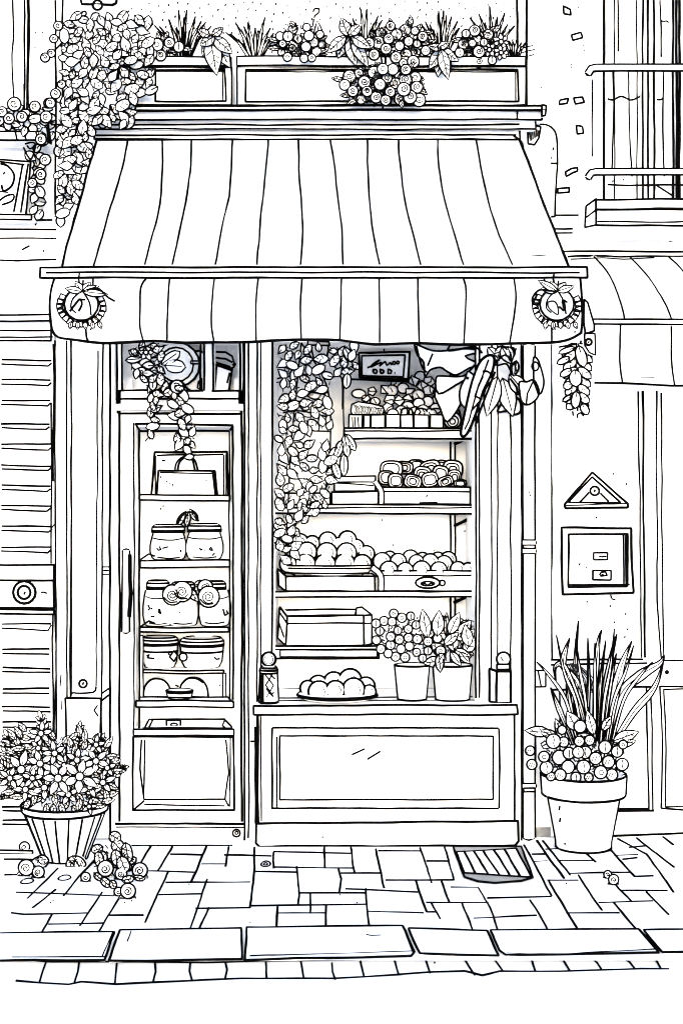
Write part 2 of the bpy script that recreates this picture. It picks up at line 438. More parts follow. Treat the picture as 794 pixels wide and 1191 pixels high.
# ---- left pilaster
YP = -.05
b = B()
b.box(66, 150, 133, 975, YP, .17, 0)
for x, w_ in ((78,1.7),(83,2.0)): b.V(x, 396, 812 if x == 78 else 805, YP, w_)
b.ln([(64,396),(65,600),(66,860)], YP-.002, 1.6); b.ln([(120,398),(119,600),(118,880)], YP, 1.7); b.V(128, 398, 975, YP, 2.4); b.ln([(114,408),(113,600),(112,798)], YP, 1.4)
b.ln([(83,640),(82,798),(85,805),(108,805),(112,798)], YP, 1.8, smooth=True); b.circ(97, 795, YP, 4.5, 2); b.dot(97, 795, YP, 1.5)
b.H(76, 118, 812, YP, 2.4); b.ln([(76,812),(78,900)], YP, 2.0); b.ln([(118,812),(117,845),(118,900)], YP, 2.0)
for y0, y1 in ((807,801),(815,808)): b.ln([(118,y0),(127,y1)], YP, 2.0)
for y in (659.5, 663.5, 668): b.H(120, 127, y, YP, 1.3)
b.ln([(114,820),(110,826),(115,833)], YP, 1.5); b.ln([(71,785),(70,799)], YP, 1.2); b.ln([(72,815),(72,826)], YP, 1.2)
part('pilaster', b, label='wide left pilaster with recessed round-ended panel')
# ---- middle pilaster between door and window
b = B(); b.box(284, 170, 318, 978, YP, .67, 0)
for x, w_ in ((289,1.8),(299,1.8),(303,1.5),(316.5,2.2)): b.V(x, 396, 812 if x > 300 else 975, YP, w_)
b.V(284.5, 396, 978, YP, 2.0); b.V(297, 845, 958, YP, 2); b.ln([(291,862),(297,862),(297,870)], YP, 2)
part('pilaster', b, label='narrow middle pilaster between door and window')
# ---- right pilaster
b = B(); b.box(552.5, 170, 606, 978, YP, .67, 0)
for x, w_ in ((553,2.0),(557,2.0),(571,1.7),(578,1.5),(593.5,1.8)): b.V(x, 400, 812, YP, w_)
b.V(606, 400, 978, YP, 1.8)
part('pilaster', b, label='right pilaster with vertical fluting')
b = B(); b.box(604, 170, 640, 975, 0.02, .2, 0); b.V(604, 400, 975, .018, 1.0); part('wall_strip', b)
# ---- lintel above openings (behind the awning)
b = B(); b.box(131, 165, 555, 398, -.02, .12, 0); part('lintel', b)
# ---- window alcove linings
b = B()
wbox(b, X(300, .5), X(575, .5), .5, .61, .6, Z(380, .5))          # back wall
for x, y in ((577-60,0),): pass
for x, y in ((444,605),(457,634),(540,618),(505,640),(333,600)): b.dot(x, y, .497, .9)
wbox(b, X(300, 0)+.02, X(575, 0), .03, .5, Z(396, .1), Z(396, .1)+.05)     # soffit
part('alcove_back', b)
# ---- counter under the window
YC = -.15
b = B(); b.box(300, 826, 600, 962, YC, .7, 0)
b.V(300, 830, 958, YC, 2.4); b.V(303.5, 830, 955, YC, 1.6); b.V(598, 830, 958, YC, 2.2)
for r_, w_ in (((316,847,580,940), 2.0), ((325,856,573,930), 1.8)):
    x0, y0, x1, y1 = r_; 
    b.H(x0, x1, y0, YC, w_); b.H(x0, x1, y1, YC, w_); b.V(x0, y0, y1, YC, w_+.4); b.V(x1, y0, y1, YC, w_)
b.V(322, 856, 940, YC, 1.7); b.ln([(409,878),(424,871)], YC, 1.8); b.ln([(427,883),(443,874)], YC, 1.8)
part('counter_front', b)
YT = -.19
b = B(); b.prism([(295,821),(601,820),(602,831),(295,831)], YT, .74, 2.3, back=1.5); b.H(296, 600, 815, plane((0,0,P(0,820.5,YT).z+.001),(0,0,1)), 1.2)
part('counter_top', b)
ZC = P(0, 820.5, YT).z                          # height of the counter top
CT = plane((0, 0, ZC+.001), (0, 0, 1))
b = B(); b.ln([(318,812),(553,811)], CT, 1.7); b.box(324, 801.5, 552, 812, .46, .03, 1.5); part('rear_ledge', b)
b = B(); b.prism([(298,958),(602,955),(603,978),(599,983),(302,984),(298,980)], YC-.03, .75, 2.5); b.dot(375, 974, YC-.035); part('plinth', b)
# ---- glazed door on the left
DR = B(); YD = .03
DR.box(134, 478, 157, 960, YD, .05, 0); DR.box(271, 478, 283, 960, YD, .05, 0); DR.box(157, 478, 271, 496, YD, .05, 0); DR.box(157, 857, 271, 960, YD, .05, 0)
for x, w_ in ((134,1.9),(139,2.4),(281,2.6),(285,1.6)): DR.V(x, 478, 957, YD, w_)
DR.H(134, 281, 477, YD, 2.6); DR.H(140, 281, 481.5, YD, 2.4); DR.ln([(134,477),(140,482)], YD, 2.5)
DR.V(156, 492, 857, YD, 1.5); DR.ln([(157,493),(271,495)], YD, 2.2); DR.V(162, 500, 857, YD, 2.0); DR.ln([(161,501),(267,501)], YD, 2.2)
DR.ln([(157,493),(162,501)], YD, 2.0); DR.ln([(271,495),(267,501)], YD, 2.0); DR.V(271, 495, 820, YD, 2.2); DR.V(267, 501, 817, YD, 1.6)
DR.H(139, 284, 957.5, YD, 2.6)
# bevelled lower panel
DR.ln([(155,857),(272,857),(272,942),(155,942)], YD, 2.3, closed=True); DR.ln([(165,860),(163,895),(168,930),(262,930),(266,900),(263,860)], YD, 1.7)
DR.ln([(169,860),(167,926)], YD, 1.5); DR.ln([(155,942),(168,931)], YD, 1.8); DR.ln([(262,930),(266,938)], YD, 1.6); DR.ln([(168,936),(262,937)], YD, 1.4)
DR.ln([(268,858),(267,938)], YD, 1.5)
d = part('door', DR)
b = B(); b.rod([P(147, 640, YD-.04), P(146.5, 735, YD-.04)], 3.6, 1.9); b.ln([(151,645),(152,690),(150,718)], YD-.045, 4.2)
for y in (646, 730): b.rod([P(147, y, YD-.04), P(147, y, YD)+Vector((0,0,.001))], 1.5, 0, cap=False)
part('handle', b, d)
b = B(); b.box(132, 958, 287, 977, -.02, .3, 2.4); b.circ(275, 969, -.023, 4.3, 1.9); b.circ(275, 969, -.023, 1.7, 1.2); b.H(136, 284, 962, -.022, 1.2); part('door_sill', b)
# transom window
b = B(); b.box(133, 398, 141, 470, .0, .08, 0); b.box(277, 398, 285, 470, .0, .08, 0); b.box(236, 398, 249, 455, .01, .08, 0); b.box(134, 454, 284, 477, .0, .08, 0)
for x, w_ in ((136,2.0),(142,2.0),(237,2.0),(248,2.2),(279,2.2),(283,1.8)): b.V(x, 398, 455 if x > 136 else 463, -.002, w_)
b.V(233, 398, 455, .0, 1.8); b.H(136, 237, 454.5, -.002, 1.9); b.H(247, 280, 455, -.002, 1.9); b.H(135, 278, 464, -.002, 2.1)
tr = part('transom_window', b)
b = B(); b.box(138, 380, 281, 460, .17, .02, 0); b.box(139, 455.5, 280, 459, .02, .15, 0); b.box(136, 388, 283, 394, .06, .12, 0); part('niche', b, tr)
# wall behind the shelving in the door
b = B(); b.box(134, 440, 300, 985, .29, .03, 0); b.box(118, 440, 154, 975, .09, .2, 0); b.box(272, 440, 284, 975, .09, .2, 0)
for x, y in ((187,592),(190,589),(260,800),(256,797),(254,803)): b.dot(x, y, .287, .9)
part('cabinet_lining', b)

# ---- right neighbour
NB = thing('neighbour_building', 'white building right of the drainpipe with balcony window and panelled door below', 'building', (P(770, 972, .1).x, .1, 0))
YN = .05
b = B(); b.box(622, -60, 700, 972, YN, 5, 0); b.box(700, 248, 1300, 972, YN, 5, 0); b.box(697, -60, 1300, 248, .35, 4.6, 0); b.box(826, -60, 1300, 300, YN, .3, 0)
YL = YN-.002
# bricks showing through
for k in ([(655,7),(663,11),(664,17),(656,16)], [(664,41),(675,38),(677,44),(666,47)], [(651,116),(661,114),(659,120),(650,121)], [(667,114),(677,113),(679,119),(669,121)],
          [(670,146),(677,147),(678,155),(671,156)], [(657,200),(664,196),(671,195),(671,199),(665,201),(658,205)], [(648,219),(661,218),(661,223),(648,224)]):
    b.ln(k, YL, 2.0, closed=True)
for x, y in ((672,9),(678,53),(679,59),(664,75),(629,102),(664,78)): b.dot(x, y, YL, .8)
b.H(634, 679, 250.5, YL, 1.8); b.H(640, 794, 266, YL, 1.7); b.H(645, 810, 271, YL, 1.5); b.H(655, 810, 292.5, YL, 1.9); b.ln([(778,281),(784,279)], YL, 1.3)
b.ln([(635,400),(635,765)], YL, 2.3); b.ln([(640.5,400),(641,766)], YL, 1.8)
b.ln([(741,455),(744,600),(745,765)], YL, 1.6); b.ln([(747.5,455),(748,600),(749,765)], YL, 2.4); b.ln([(763,455),(764,600),(763,700),(768,765)], YL, 1.6); b.ln([(768.5,457),(769,600),(771,768)], YL, 1.6)
b.H(640, 748, 767, YL, 2.0); b.ln([(636,769),(640,773),(700,772),(752,771)], YL, 1.8); b.H(768, 800, 768, YL, 1.6)
b.V(635.5, 770, 950, YL, 2.2)
for x, y in ((713,551),(728,563),(693,602),(673,656),(681,659),(682,700),(710,694),(709,705),(727,714),(714,724),(729,732),(775,782),(726,741)): b.dot(x, y, YL, 1.1)
b.ln([(709,692),(711,697),(715,698)], YL, 1.2); b.circ(775, 782, YL, 1.6, 1.6)
b.H(636, 700, 802, YL, 2.2); b.H(700, 760, 799, YL, 2.0)
b.box(621, 780, 634, 799, YL-.03, .03, 1.6); b.ln([(625,780),(629,799)], YL-.032, 1.4)
b.ln([(751,799),(753,880),(754,943)], YL, 1.8); b.ln([(755.5,799),(758,880),(758,943)], YL, 1.6); b.ln([(636,948),(660,944),(760,943)], YL, 2.4); b.ln([(650,941),(754,940)], YL, 1.6)
b.ln([(800,798),(767,798),(770,870),(769,940),(800,942)], YL, 1.7); b.ln([(800,801),(771,802),(774,870),(773,938),(800,938)], YL, 1.5)
b.ln([(650,803),(651,880),(653,940)], YL, 1.3)
b.H(616, 800, 963, YL, 2.0)
part('wall', b, NB)
b = B(); b.box(616, 962, 1300, 975, YN-.03, .1, 0); b.ln([(616,975),(700,973),(800,969)], YN-.033, 2.2); part('plinth', b, NB)
# balcony window with curtains
b = B(); YW = .30
b.box(697, -60, 706, 234, .2, .15, 0); b.V(698, -10, 234, .19, 2.4); b.V(702, -10, 234, .19, 2.8)
for x, w_ in ((714,1.3),(740,1.2),(747,2.0),(753,2.2),(760,2.2),(782,2.2),(786,2.4),(789.5,2.6)): b.V(x, -10, 232, YW, w_)
b.V(688, 80, 182, YL, 1.5)
b.box(745, -60, 762, 234, .31, .05, 0); b.H(704, 800, 215, YW, 1.8); b.ln([(762,215),(783,229)], YW, 1.5)
wn = part('balcony_window', b, NB)
b = B(); b.box(704, -60, 800, 234, .335, .01, 0); YK = .332
for q in ([(767,-10),(768,30),(769,66)], [(712,80),(713,120),(711,200)], [(730,80),(731,130),(734,205)], [(771,80),(770,140),(772,205)], [(718,-5),(718,60)]): b.ln(q, YK, 1.5, smooth=True)
b.ln([(703,114),(712,116),(722,112),(733,116),(742,113),(746,109)], YK, 1.8, smooth=True); b.ln([(763,116),(768,116),(770,114)], YK, 1.5)
b.ln([(768,23),(771,25),(774,24),(777,26)], YK, 1.2); b.dot(712, 211, YK); b.dot(724, 209, YK)
part('curtain', b, wn)
b = B(); b.prism([(693,232),(1300,232),(1300,243),(693,243)], -.35, .4, 2.2, edges=1.6); b.prism([(693,243.5),(1300,243.5),(1300,262),(693,262)], -.34, .39, 2.2)
b.prism([(681,240),(692.5,231),(692.5,261),(680,264)], -.33, .38, 2.0); b.ln([(681,253),(692,245)], -.332, 1.6); b.H(694, 800, 258, -.342, 1.5)
part('balcony_slab', b, NB)
b = B()
for y, r_ in ((79,3.3),(200,3.0)):
    b.rod([P(683, y+7, -.33), P(687, y+1, -.33), P(692, y, -.33), P(1100, y, -.33)], r_, 2.0)
b.rod([P(1060, 79, -.33), P(1060, 235, -.33)], 2.5, 1.6)
for y in (79, 200): b.rod([P(694, y, -.33), Vector((P(694, y, -.33).x, YN+.01, P(694, y, -.33).z))], 1.6, 0, cap=False)
part('balcony_railing', b, NB)

# ---- left neighbour
LB = thing('shuttered_building', 'white building at the left edge with slatted roller shutter below its upper window', 'building', (P(20, 975, .1).x, .1, 0))
YS = .1
b = B(); b.box(-500, -60, 66, 366, YS, 5, 0); b.box(-500, 366, 66, 975, .22, 5, 0)
y_ = YS-.002
b.ln([(15,-10),(16,40),(14,70),(17,115)], y_, 1.5, smooth=True); b.V(28.5, -10, 130, y_, 1.8); b.V(33, -10, 132, y_, 3.0)
b.H(-5, 62, 256, y_, 2.0); b.H(-5, 84, 267, y_, 1.7); b.H(-5, 82, 277, y_, 1.5); b.ln([(-5,302),(20,303),(73,301)], y_, 1.7); b.ln([(26,290),(35,285)], y_, 1.5); b.dot(51, 292, y_); b.dot(42, 261, y_)
for x, y in ((50,38),(41,55)): b.dot(x, y, y_, .8)
part('wall', b, LB)
b = B(); b.box(-500, 366, 59, 373, .02, .2, 2.0); b.box(-500, 373, 60, 396, .05, .17, 1.9); b.H(-5, 60, 384.5, .048, 1.7); b.H(-5, 62, 392, .048, 1.6); part('shutter_box', b, LB)
b = B(); YR = .2
b.box(-500, 396, 62, 978, YR, .02, 0)
for y in (419,442,466,493,517,541,565,588,612,637,755,776,801,822,840,860,888,905,922,938,954,966):
    dx = 60+random.uniform(-2, 1)
    if y < 700: b.ln([(2,y), (dx,y+random.uniform(-1,2))], YR, 2.0); b.ln([(2,y+4.5), (dx-4,y+6.5), (dx,y+3)], YR, 1.8)
    else: b.ln([(3,y), (dx,y+random.uniform(-1,2))], YR, 2.1); b.ln([(3,y+5), (dx,y+6)], YR, 1.8)
b.H(2, 60, 726, YR, 1.6); b.ln([(2,731),(56,734),(60,727)], YR, 1.6)
b.ln([(62,397),(63,480),(62,560)], YR, 2.0); b.V(60, 468, 655, YR, 1.6); b.ln([(64,713),(66,760),(63,870)], YR, 1.6); b.V(61.5, 713, 860, YR, 1.5); b.ln([(61,613),(70,604)], YR, 1.3)
sh = part('roller_shutter', b, LB)
b = B(); b.box(-500, 657, 63, 675, .17, .03, 2.2); b.box(-500, 675, 63, 707, .15, .05, 2.4); b.circ(28.5, 689, .148, 13, 2.6); b.circ(28.5, 689, .148, 7.5, 2.6); b.dot(29, 690, .148, 1.6); b.ln([(48,689),(51,688.5),(55,690)], .148, 1.8)
b.H(64, 77, 659.5, .1, 1.8); b.H(64, 77, 662, .1, 1.8); b.box(-500, 709, 63, 714, .17, .03, 2.2)
part('lock_rail', b, sh)
# ============================================================ AWNINGS
def awning_plane(pyt, Yt, pyb, Yb):
    a, c = P(397, pyt, Yt), P(397, pyb, Yb)
    d = c-a; return plane(a, Vector((0, d.z, -d.y)).normalized()*(1 if d.y < 0 else -1))
AW = thing('shop_awning', 'big striped fabric awning with long valance sheltering the central shop front', 'awning', tuple(P(365, 163, -.25)))
YB = -1.2
pa = awning_plane(162, -.25, 314, YB)
b = B()
edge_l = catmull([Vector((x, y, 0)) for x, y in ((113,163),(102,200),(90,245),(78,285),(72,314))], 4)
edge_r = catmull([Vector((x, y, 0)) for x, y in ((603,162),(618,200),(637,250),(655,295),(662,314))], 4)
n = len(edge_l)
for i in range(n-1):
    qs = [pa(edge_l[i].x, edge_l[i].y), pa(edge_r[i].x, edge_r[i].y), pa(edge_r[i+1].x, edge_r[i+1].y), pa(edge_l[i+1].x, edge_l[i+1].y)]
    b.face(qs); dn = Vector((0, .008, -.012)); b.face([q+dn for q in qs[::-1]])
b.tube([pa(e.x, e.y) for e in edge_l], 2.4); b.tube([pa(e.x, e.y) for e in edge_r], 2.8); b.ln([(113,163.5),(360,162.5),(603,163)], pa, 2.2)
for q in ([(149,163),(140,205),(126,250),(109,309)], [(189,163),(188,220),(184,250),(168,308)], [(223,163),(221,200),(214,245),(200,308)],
          [(271,163),(267,220),(260,255),(250,308)], [(312,163),(308,210),(303,260),(299,308)], [(347,163),(349,220),(352,260),(350,308)],
          [(384,163),(390,205),(396,255),(399,308)], [(427,163),(428,210),(432,260),(441,308)], [(463,163),(467,215),(478,265),(489,308)],
          [(509,163),(511,205),(524,260),(539,308)], [(553,163),(563,215),(577,265),(595,308)]):
    b.ln(q, pa, 1.8, smooth=True)
b.ln([(618,297),(635,298)], pa, 1.0, m=PEN)
b.cloth().build('canopy', AW)
b = B(); b.box(47, 311, 682, 323, YB-.02, .04, 2.4); b.H(53, 674, 317, YB-.022, 2.0); b.build('front_bar', AW)
b = B()                                            # valance cloth, slightly rippled
top = [(63,322),(150,322),(250,322),(360,322),(470,322),(580,322),(675,322)]
vb = [(61,385),(68,393),(90,396),(118,399),(150,398.5),(180,397),(215,399),(250,398),(290,397.5),(330,396),(350,395.5),(395,396),(435,400),(480,399),(530,401),(590,400),(640,399),(662,395),(675,388)]
vb = [(p.x, p.y) for p in catmull([Vector((x, y, 0)) for x, y in vb], 3)]
def rip(x): return YB+.012*math.sin(x/24.)
for i in range(len(vb)-1):
    (x0, y0), (x1, y1) = vb[i], vb[i+1]
    rows = 6
    for k in range(rows):
        f = lambda x, y, t: P(x, 322+(y-322)*t, YB+(rip(x)-YB)*t)
        t0, t1 = k/rows, (k+1)/rows
        b.face([f(x0,y0,t0), f(x1,y1,t0), f(x1,y1,t1), f(x0,y0,t1)])
        b.face([p+Vector((0,.006,0)) for p in (f(x0,y0,t1), f(x1,y1,t1), f(x1,y1,t0), f(x0,y0,t0))])
def vs(px, py):
    t = max(0, min(1, (py-322)/76)); return P(px, py, YB+(rip(px)-YB)*t-.001)
b.ln([(63,324),(60,335),(58,355),(59,375),(61,385)], vs, 2.4, smooth=True); b.ln([(674,324),(676,345),(677,370),(675,388)], vs, 2.4, smooth=True)
b.ln(vb, vs, 2.8)
for q in ([(170,324),(164,335),(163,360),(163,380),(167,397)], [(197,324),(195,350),(194,397)], [(249,324),(247,345),(246,375),(249,397)], [(301,324),(298,350),(298,397)],
          [(351,324),(349,360),(350,395)], [(397,324),(396,350),(395,396)], [(440,324),(441,360),(441,398)], [(486,324),(487,399)], [(538,324),(541,335),(541,360),(539,400)],
          [(597,324),(599,345),(596,375),(592,400)], [(641,378),(641,399)], [(100,378),(101,392),(103,396)], [(632,324),(636,336)], [(108,322),(108,332)]):
    b.ln(q, vs, 1.7, smooth=True)
for x, y in ((106,383),(645,383),(668,386)): b.dot(x, y, vs, 1)
b.cloth().build('valance', AW)
for sx in (70, 664):                                  # folding arm from wall to bar
    b = B(); p0 = P(sx, 318, YB+.02); b.tube([p0, Vector((p0.x*.96, -.05, p0.z-.08))], m=WHITE, r=.012, n=6, wob=0); b.build('arm', AW)
b = B(); b.prism([(679,348),(683,352),(690,378),(690,385),(680,388),(678,375)], -.6, .05, 2.0); b.prism([(679,388),(691,388),(691,413),(684,410),(679,402)], -.58, .04, 1.6)
b.circ(684, 398, -.585, 3.6, 2.0); b.dot(684, 398, -.585, 1); b.tube([P(685, 380, -.55), P(690, 380, .05)], m=WHITE, r=.01, n=6, wob=0)
b.build('awning_bracket', label='slim metal bracket between the two awnings', cat='bracket')

NA = thing('side_awning', 'smaller striped awning at the right edge, cropped by the picture', 'awning', tuple(P(740, 298, 0)))
na = awning_plane(299, .04, 376, -.55)
b = B(); q = [na(660,299), na(1050,299), na(1080,376), na(664,376)]
b.face(q); b.face([p+Vector((0,.008,-.012)) for p in q[::-1]])
b.ln([(660,299),(690,297),(720,299),(760,298),(1050,299)], na, 2.6); b.ln([(663,302),(700,300),(725,302),(760,300)], na, 1.4)
for q in ([(690,299),(708,320),(719,345),(725,371)], [(733,299),(750,318),(768,345),(780,371)], [(777,299),(794,316),(812,345),(830,371)]): b.ln(q, na, 1.8, smooth=True)
b.cloth().build('canopy', NA)
b = B(); b.box(664, 371.5, 1080, 377, -.57, .03, 2.0); b.build('front_bar', NA)
b = B(); b.prism([(690,377),(1080,377),(1080,447),(780,449),(725,447),(691,445)], -.55, .012, 0)
b.ln([(691,445),(725,446),(780,449),(1080,447)], -.552, 2.3); b.ln([(721,378),(720,420),(724,446)], -.552, 1.7, smooth=True); b.ln([(780,379),(780,420),(784,448)], -.552, 1.7, smooth=True); b.H(743, 760, 439, -.552, .8, m=PEN)
b.cloth().build('valance', NA)
# drainpipe
DP = thing('drainpipe', 'round white drainpipe with two collars running down the wall right of the shop', 'drainpipe', tuple(P(615, 974, -.1)))
b = B(); b.rod([P(614.5, 402, -.1), P(614, 530, -.1), P(614.5, 640, -.1), P(614.5, 760, -.1), P(614.5, 974, -.1)], 6.6, 1.9)
for y in (571, 575): b.ln([(616,y),(616,y+2)], -.13, 1.2)
b.build('pipe', DP)
for ys in ((631, 641), (914,)):
    b = B()
    for y in ys: b.rod([P(607.5, y, -.128), P(622, y, -.128)], 2.4, 1.7)
    if len(ys) == 1: b.box(608.5, 917, 621, 921, -.14, .06, 1.8)
    b.build('collar', DP)

# ============================================================ WALL SIGNS on the right building
b = B()
b.prism([(688,549),(729,586),(729,590),(657,591),(656,587)], .02, .03, 2.4); s_ = .018
b.ln([(688,555),(721,584),(661,584)], s_, 2.0, closed=True); b.ln([(674,584),(685,573)], s_, 1.9); b.ln([(698,574),(708,584)], s_, 1.9); b.circ(691, 571, s_, 5.2, 2.0); b.dot(691, 571, s_, 1.4); b.ln([(657,588),(729,586)], s_, 1.2)
b.build('triangular_sign', label='small triangular wall plaque with a round boss above the square box', cat='plaque')
MB_ = thing('wall_box', 'square framed box with two small plates on the right wall', 'box', tuple(P(694, 690, .02)))
b = B(); f = .0
for k in ([(653,614),(661,621),(661,683),(654,691)], [(653,614),(734,614),(729,621),(661,621)], [(734,614),(736,689),(729,684),(729,621)], [(654,691),(661,683),(729,684),(736,689)]): b.prism(k, f, .045, 0)
b.ln([(653,614),(734,614),(734,650),(736,689),(654,691),(653,650)], f-.002, 2.6, closed=True); b.ln([(661,621),(729,621),(729,682),(661,683)], f-.002, 2.3, closed=True); b.V(724.5, 621, 680, f-.002, 1.5); b.V(727, 621, 680, f-.002, 1.5); b.H(661, 732, 680, f-.002, 1.8)
b.build('frame', MB_)
b = B(); b.box(661, 621, 729, 683, .02, .02, 0); b.dot(673.5, 656.5, .018, 1.3); b.dot(681, 660, .018, 1); b.build('panel', MB_)
for k, t in (((690,643,706,651), [(696,648),(698,647),(700,648),(702,647),(704,648)]), ((689,663,710,674), [(697,669),(699,666),(704,665),(706,669),(698,670),(702,668)])):
    b = B(); b.box(*k, .012, .008, 1.8); b.ln(t, .010, 1.6); b.build('plate', MB_)
b = B()                                            # round topped plaque
pts = [(614,252),(613,190),(612,160),(616,150),(624,145),(634,145),(642,150),(646,160),(647,190),(645,252)]
b.prism([(p.x,p.y) for p in catmull([Vector((x,y,0)) for x,y in pts], 3)], .03, .03, 2.0); b.H(615, 647, 190, .028, 1.9)
for x, y in ((631,171),(643,173),(621,184),(630,184),(640,184)): b.dot(x, y, .028, 1.5)
b.build('arched_wall_plaque', label='round-topped dotted panel on the wall beside the cornice', cat='wall panel')
# floor grate
GT = thing('floor_grate', 'slatted metal drain grate set in the pavement before the counter', 'grate', tuple(GR(572, 1005)))
gz = plane((0,0,.006),(0,0,1)); gy = plane((0,0,.010),(0,0,1))
b = B(); b.face([gz(*p) for p in ((526,984),(606,984),(619,1021),(606,1025),(575,1027),(555,1025),(540,1020),(533,1003))], TONE); b.tube([gy(*p) for p in ((526,984),(533,1003),(540,1020),(555,1025),(575,1027),(606,1025),(619,1021),(606,984))], 2.0, True)
b.build('frame', GT)
b = B(); b.face([gy(*p, -.001) for p in ((530,991),(600,987),(616,1019),(540,1015))]); b.tube([gy(*p) for p in ((530,991),(600,987),(618,1020),(540,1015))], 2.0, True)
for a, c in (((540,990),(552,1015)),((551,990),(567,1016)),((562,990),(580,1017)),((574,989),(593,1018)),((586,988),(604,1019))): b.ln([a, c], gy, 2.3)
b.build('slats', GT)

# ============================================================ DISPLAY SHELVES in the window
WS = thing('window_shelving', 'white open shelving with bracketed post inside the shop window', 'shelving', tuple(P(436, 800, .48)))
YF = .15
SH = {}
for key, x0, x1, y0, y1, lines in (('a', 400, 552, 498, 510, 1), ('b', 318, 552, 587, 597, 1), ('c', 318, 552, 688, 694, 0), ('d', 318, 440, 752, 766, 1)):
    SH[key] = P(0, y0, YF).z
    b = B(); b.box(x0, y0, x1, y1, YF, .33, 2.0 if key != 'a' else 2.2)
    if lines: b.H(x0, x1, y0+3.5, YF-.002, 1.5)
    if key == 'd': b.ln([(326,756),(438,756),(438,764),(326,764)], YF-.002, 1.6, closed=True)
    b.build('shelf', WS)
b = B(); b.box(523.5, 400, 528.5, 805, .47, .02, 1.8); b.build('post', WS)
for y in (517, 612, 701):
    b = B(); a, c = P(528, y, .46), P(553, y-13, .40); b.tube([a, a.lerp(c, .5)+Vector((0,0,-.002)), c], 3.0, wob=.3); b.build('bracket', WS)
def base(z, Y): return 595.5-(z-EYE)/U(Y)         # photo row of a height z at depth Y
# ---- sign
b = B(); Ys = .3
b.prism([(417,411),(476,409),(474,441),(418,439)], Ys, .02, 2.2); b.prism([(421,414),(471,413),(469,438),(421,437)], Ys-.003, .002, 1.8, m=CARD)
b.ln([(427,428),(434,425),(441,419),(434,423),(431,427),(438,424),(443,422),(441,426),(447,421),(449,425),(453,422),(455,425)], Ys-.006, 1.7, smooth=True)
b.circ(458, 422, Ys-.006, 1.6, 1.5); b.circ(462.5, 421.5, Ys-.006, 1.5, 1.5); b.circ(436, 432, Ys-.006, 2.2, 1.6); b.circ(444, 432, Ys-.006, 2, 1.6)
b.ln([(434,428),(433,432)], Ys-.006, 1.5); b.ln([(442,428.5),(441.5,432)], Ys-.006, 1.5); b.ln([(451,434),(451,429),(455,431),(454,434),(450,434)], Ys-.006, 1.5); b.dot(459, 434, Ys-.006, .9)
b.tube([P(446, 410, Ys+.01), P(446, 360, Ys+.01)], 1.4)
b.ln([(403,441),(476,443)], Ys, 1.8)
b.build('price_sign', label='small grey handwritten sign reading 600 hanging at the window top', cat='sign')
# ---- shelf a: packets with heaped sweets
za = SH['a']; Yi = .22; pb = base(za, Yi)
xs_ = [(406,421),(423,430.5),(432,447.5),(448.5,464.5),(466,480),(481.5,498),(500,515)]
for i, (x0, x1) in enumerate(xs_):
    b = B(); b.box(x0, pb-16.5, x1, pb, Yi, .12, 1.5)
    if i in (4,5,6): b.ln([(x0,pb-17),((x0+x1)/2-5,pb-23),((x0+x1)/2+4,pb-23),(x1,pb-17)], Yi+.02, 1.6, smooth=True)
    if i == 0:
        for k in range(3): b.ln([(409+k*3.5,pb-14),(410+k*3.5,pb-2)], Yi-.002, 1, m=PEN)
    b.build('packet', label=f'small square packet, {ORD[i]} from the left in the row on the top shelf', cat='packet', group='packets on the top shelf')
b = B(); cx, cy = 526, pb-10
b.disc(cx, cy, Yi-.02, 10, .1, 2.0, 10); b.circ(cx, cy+1, Yi-.022, 6.5, 1.3); b.circ(cx, cy+1, Yi-.022, 3.2, 1.1, m=PEN); b.ln([(517,cy-6),(519,cy-15),(527,cy-19),(534,cy-10),(535.5,cy)], Yi-.01, 1.8, smooth=True)
b.build('swiss_roll', label='round rolled cake standing at the right end of the top shelf', cat='cake')
b = B(); pts = [(408,pb-20),(409,pb-29),(416,pb-32),(432,pb-30),(445,pb-26),(447,pb-20),(444,pb-17),(410,pb-17)]
b.prism(pts, Yi-.03, .1, 1.6)
for i in range(15): x = 411+i*2.3; b.ln([(x, pb-28+(i*.25)), (x+2.5, pb-23), (x+1, pb-18)], Yi-.033, .8, m=INK, n=3, smooth=True)
b.build('shredded_sweet_box', label='low dark mound of hatched sweets on the top shelf', cat='sweets')
rnd = random.Random(11)
pile = [(417,458,8,5),(432,455,5,5),(447,453,5.5,6)]
poly = [(455,470),(452,462),(462,447),(475,438),(487,441),(498,447),(505,452),(515,466),(522,476),(448,480)]
poly = [(450,472),(452,458),(460,446),(472,437),(487,436),(500,444),(508,450),(518,464),(527,476),(500,482),(450,482)]; sw = scatter(poly, 8.8, 4, 4000)
k = 0
items = [(x, y, rx, rz) for x, y, rx, rz in pile] + [(x, y, 6.6, 6.0) for x, y in sorted(sw, key=lambda p: p[1])] + [(425,463,5,4),(436,467,5,4)]
rc = {}
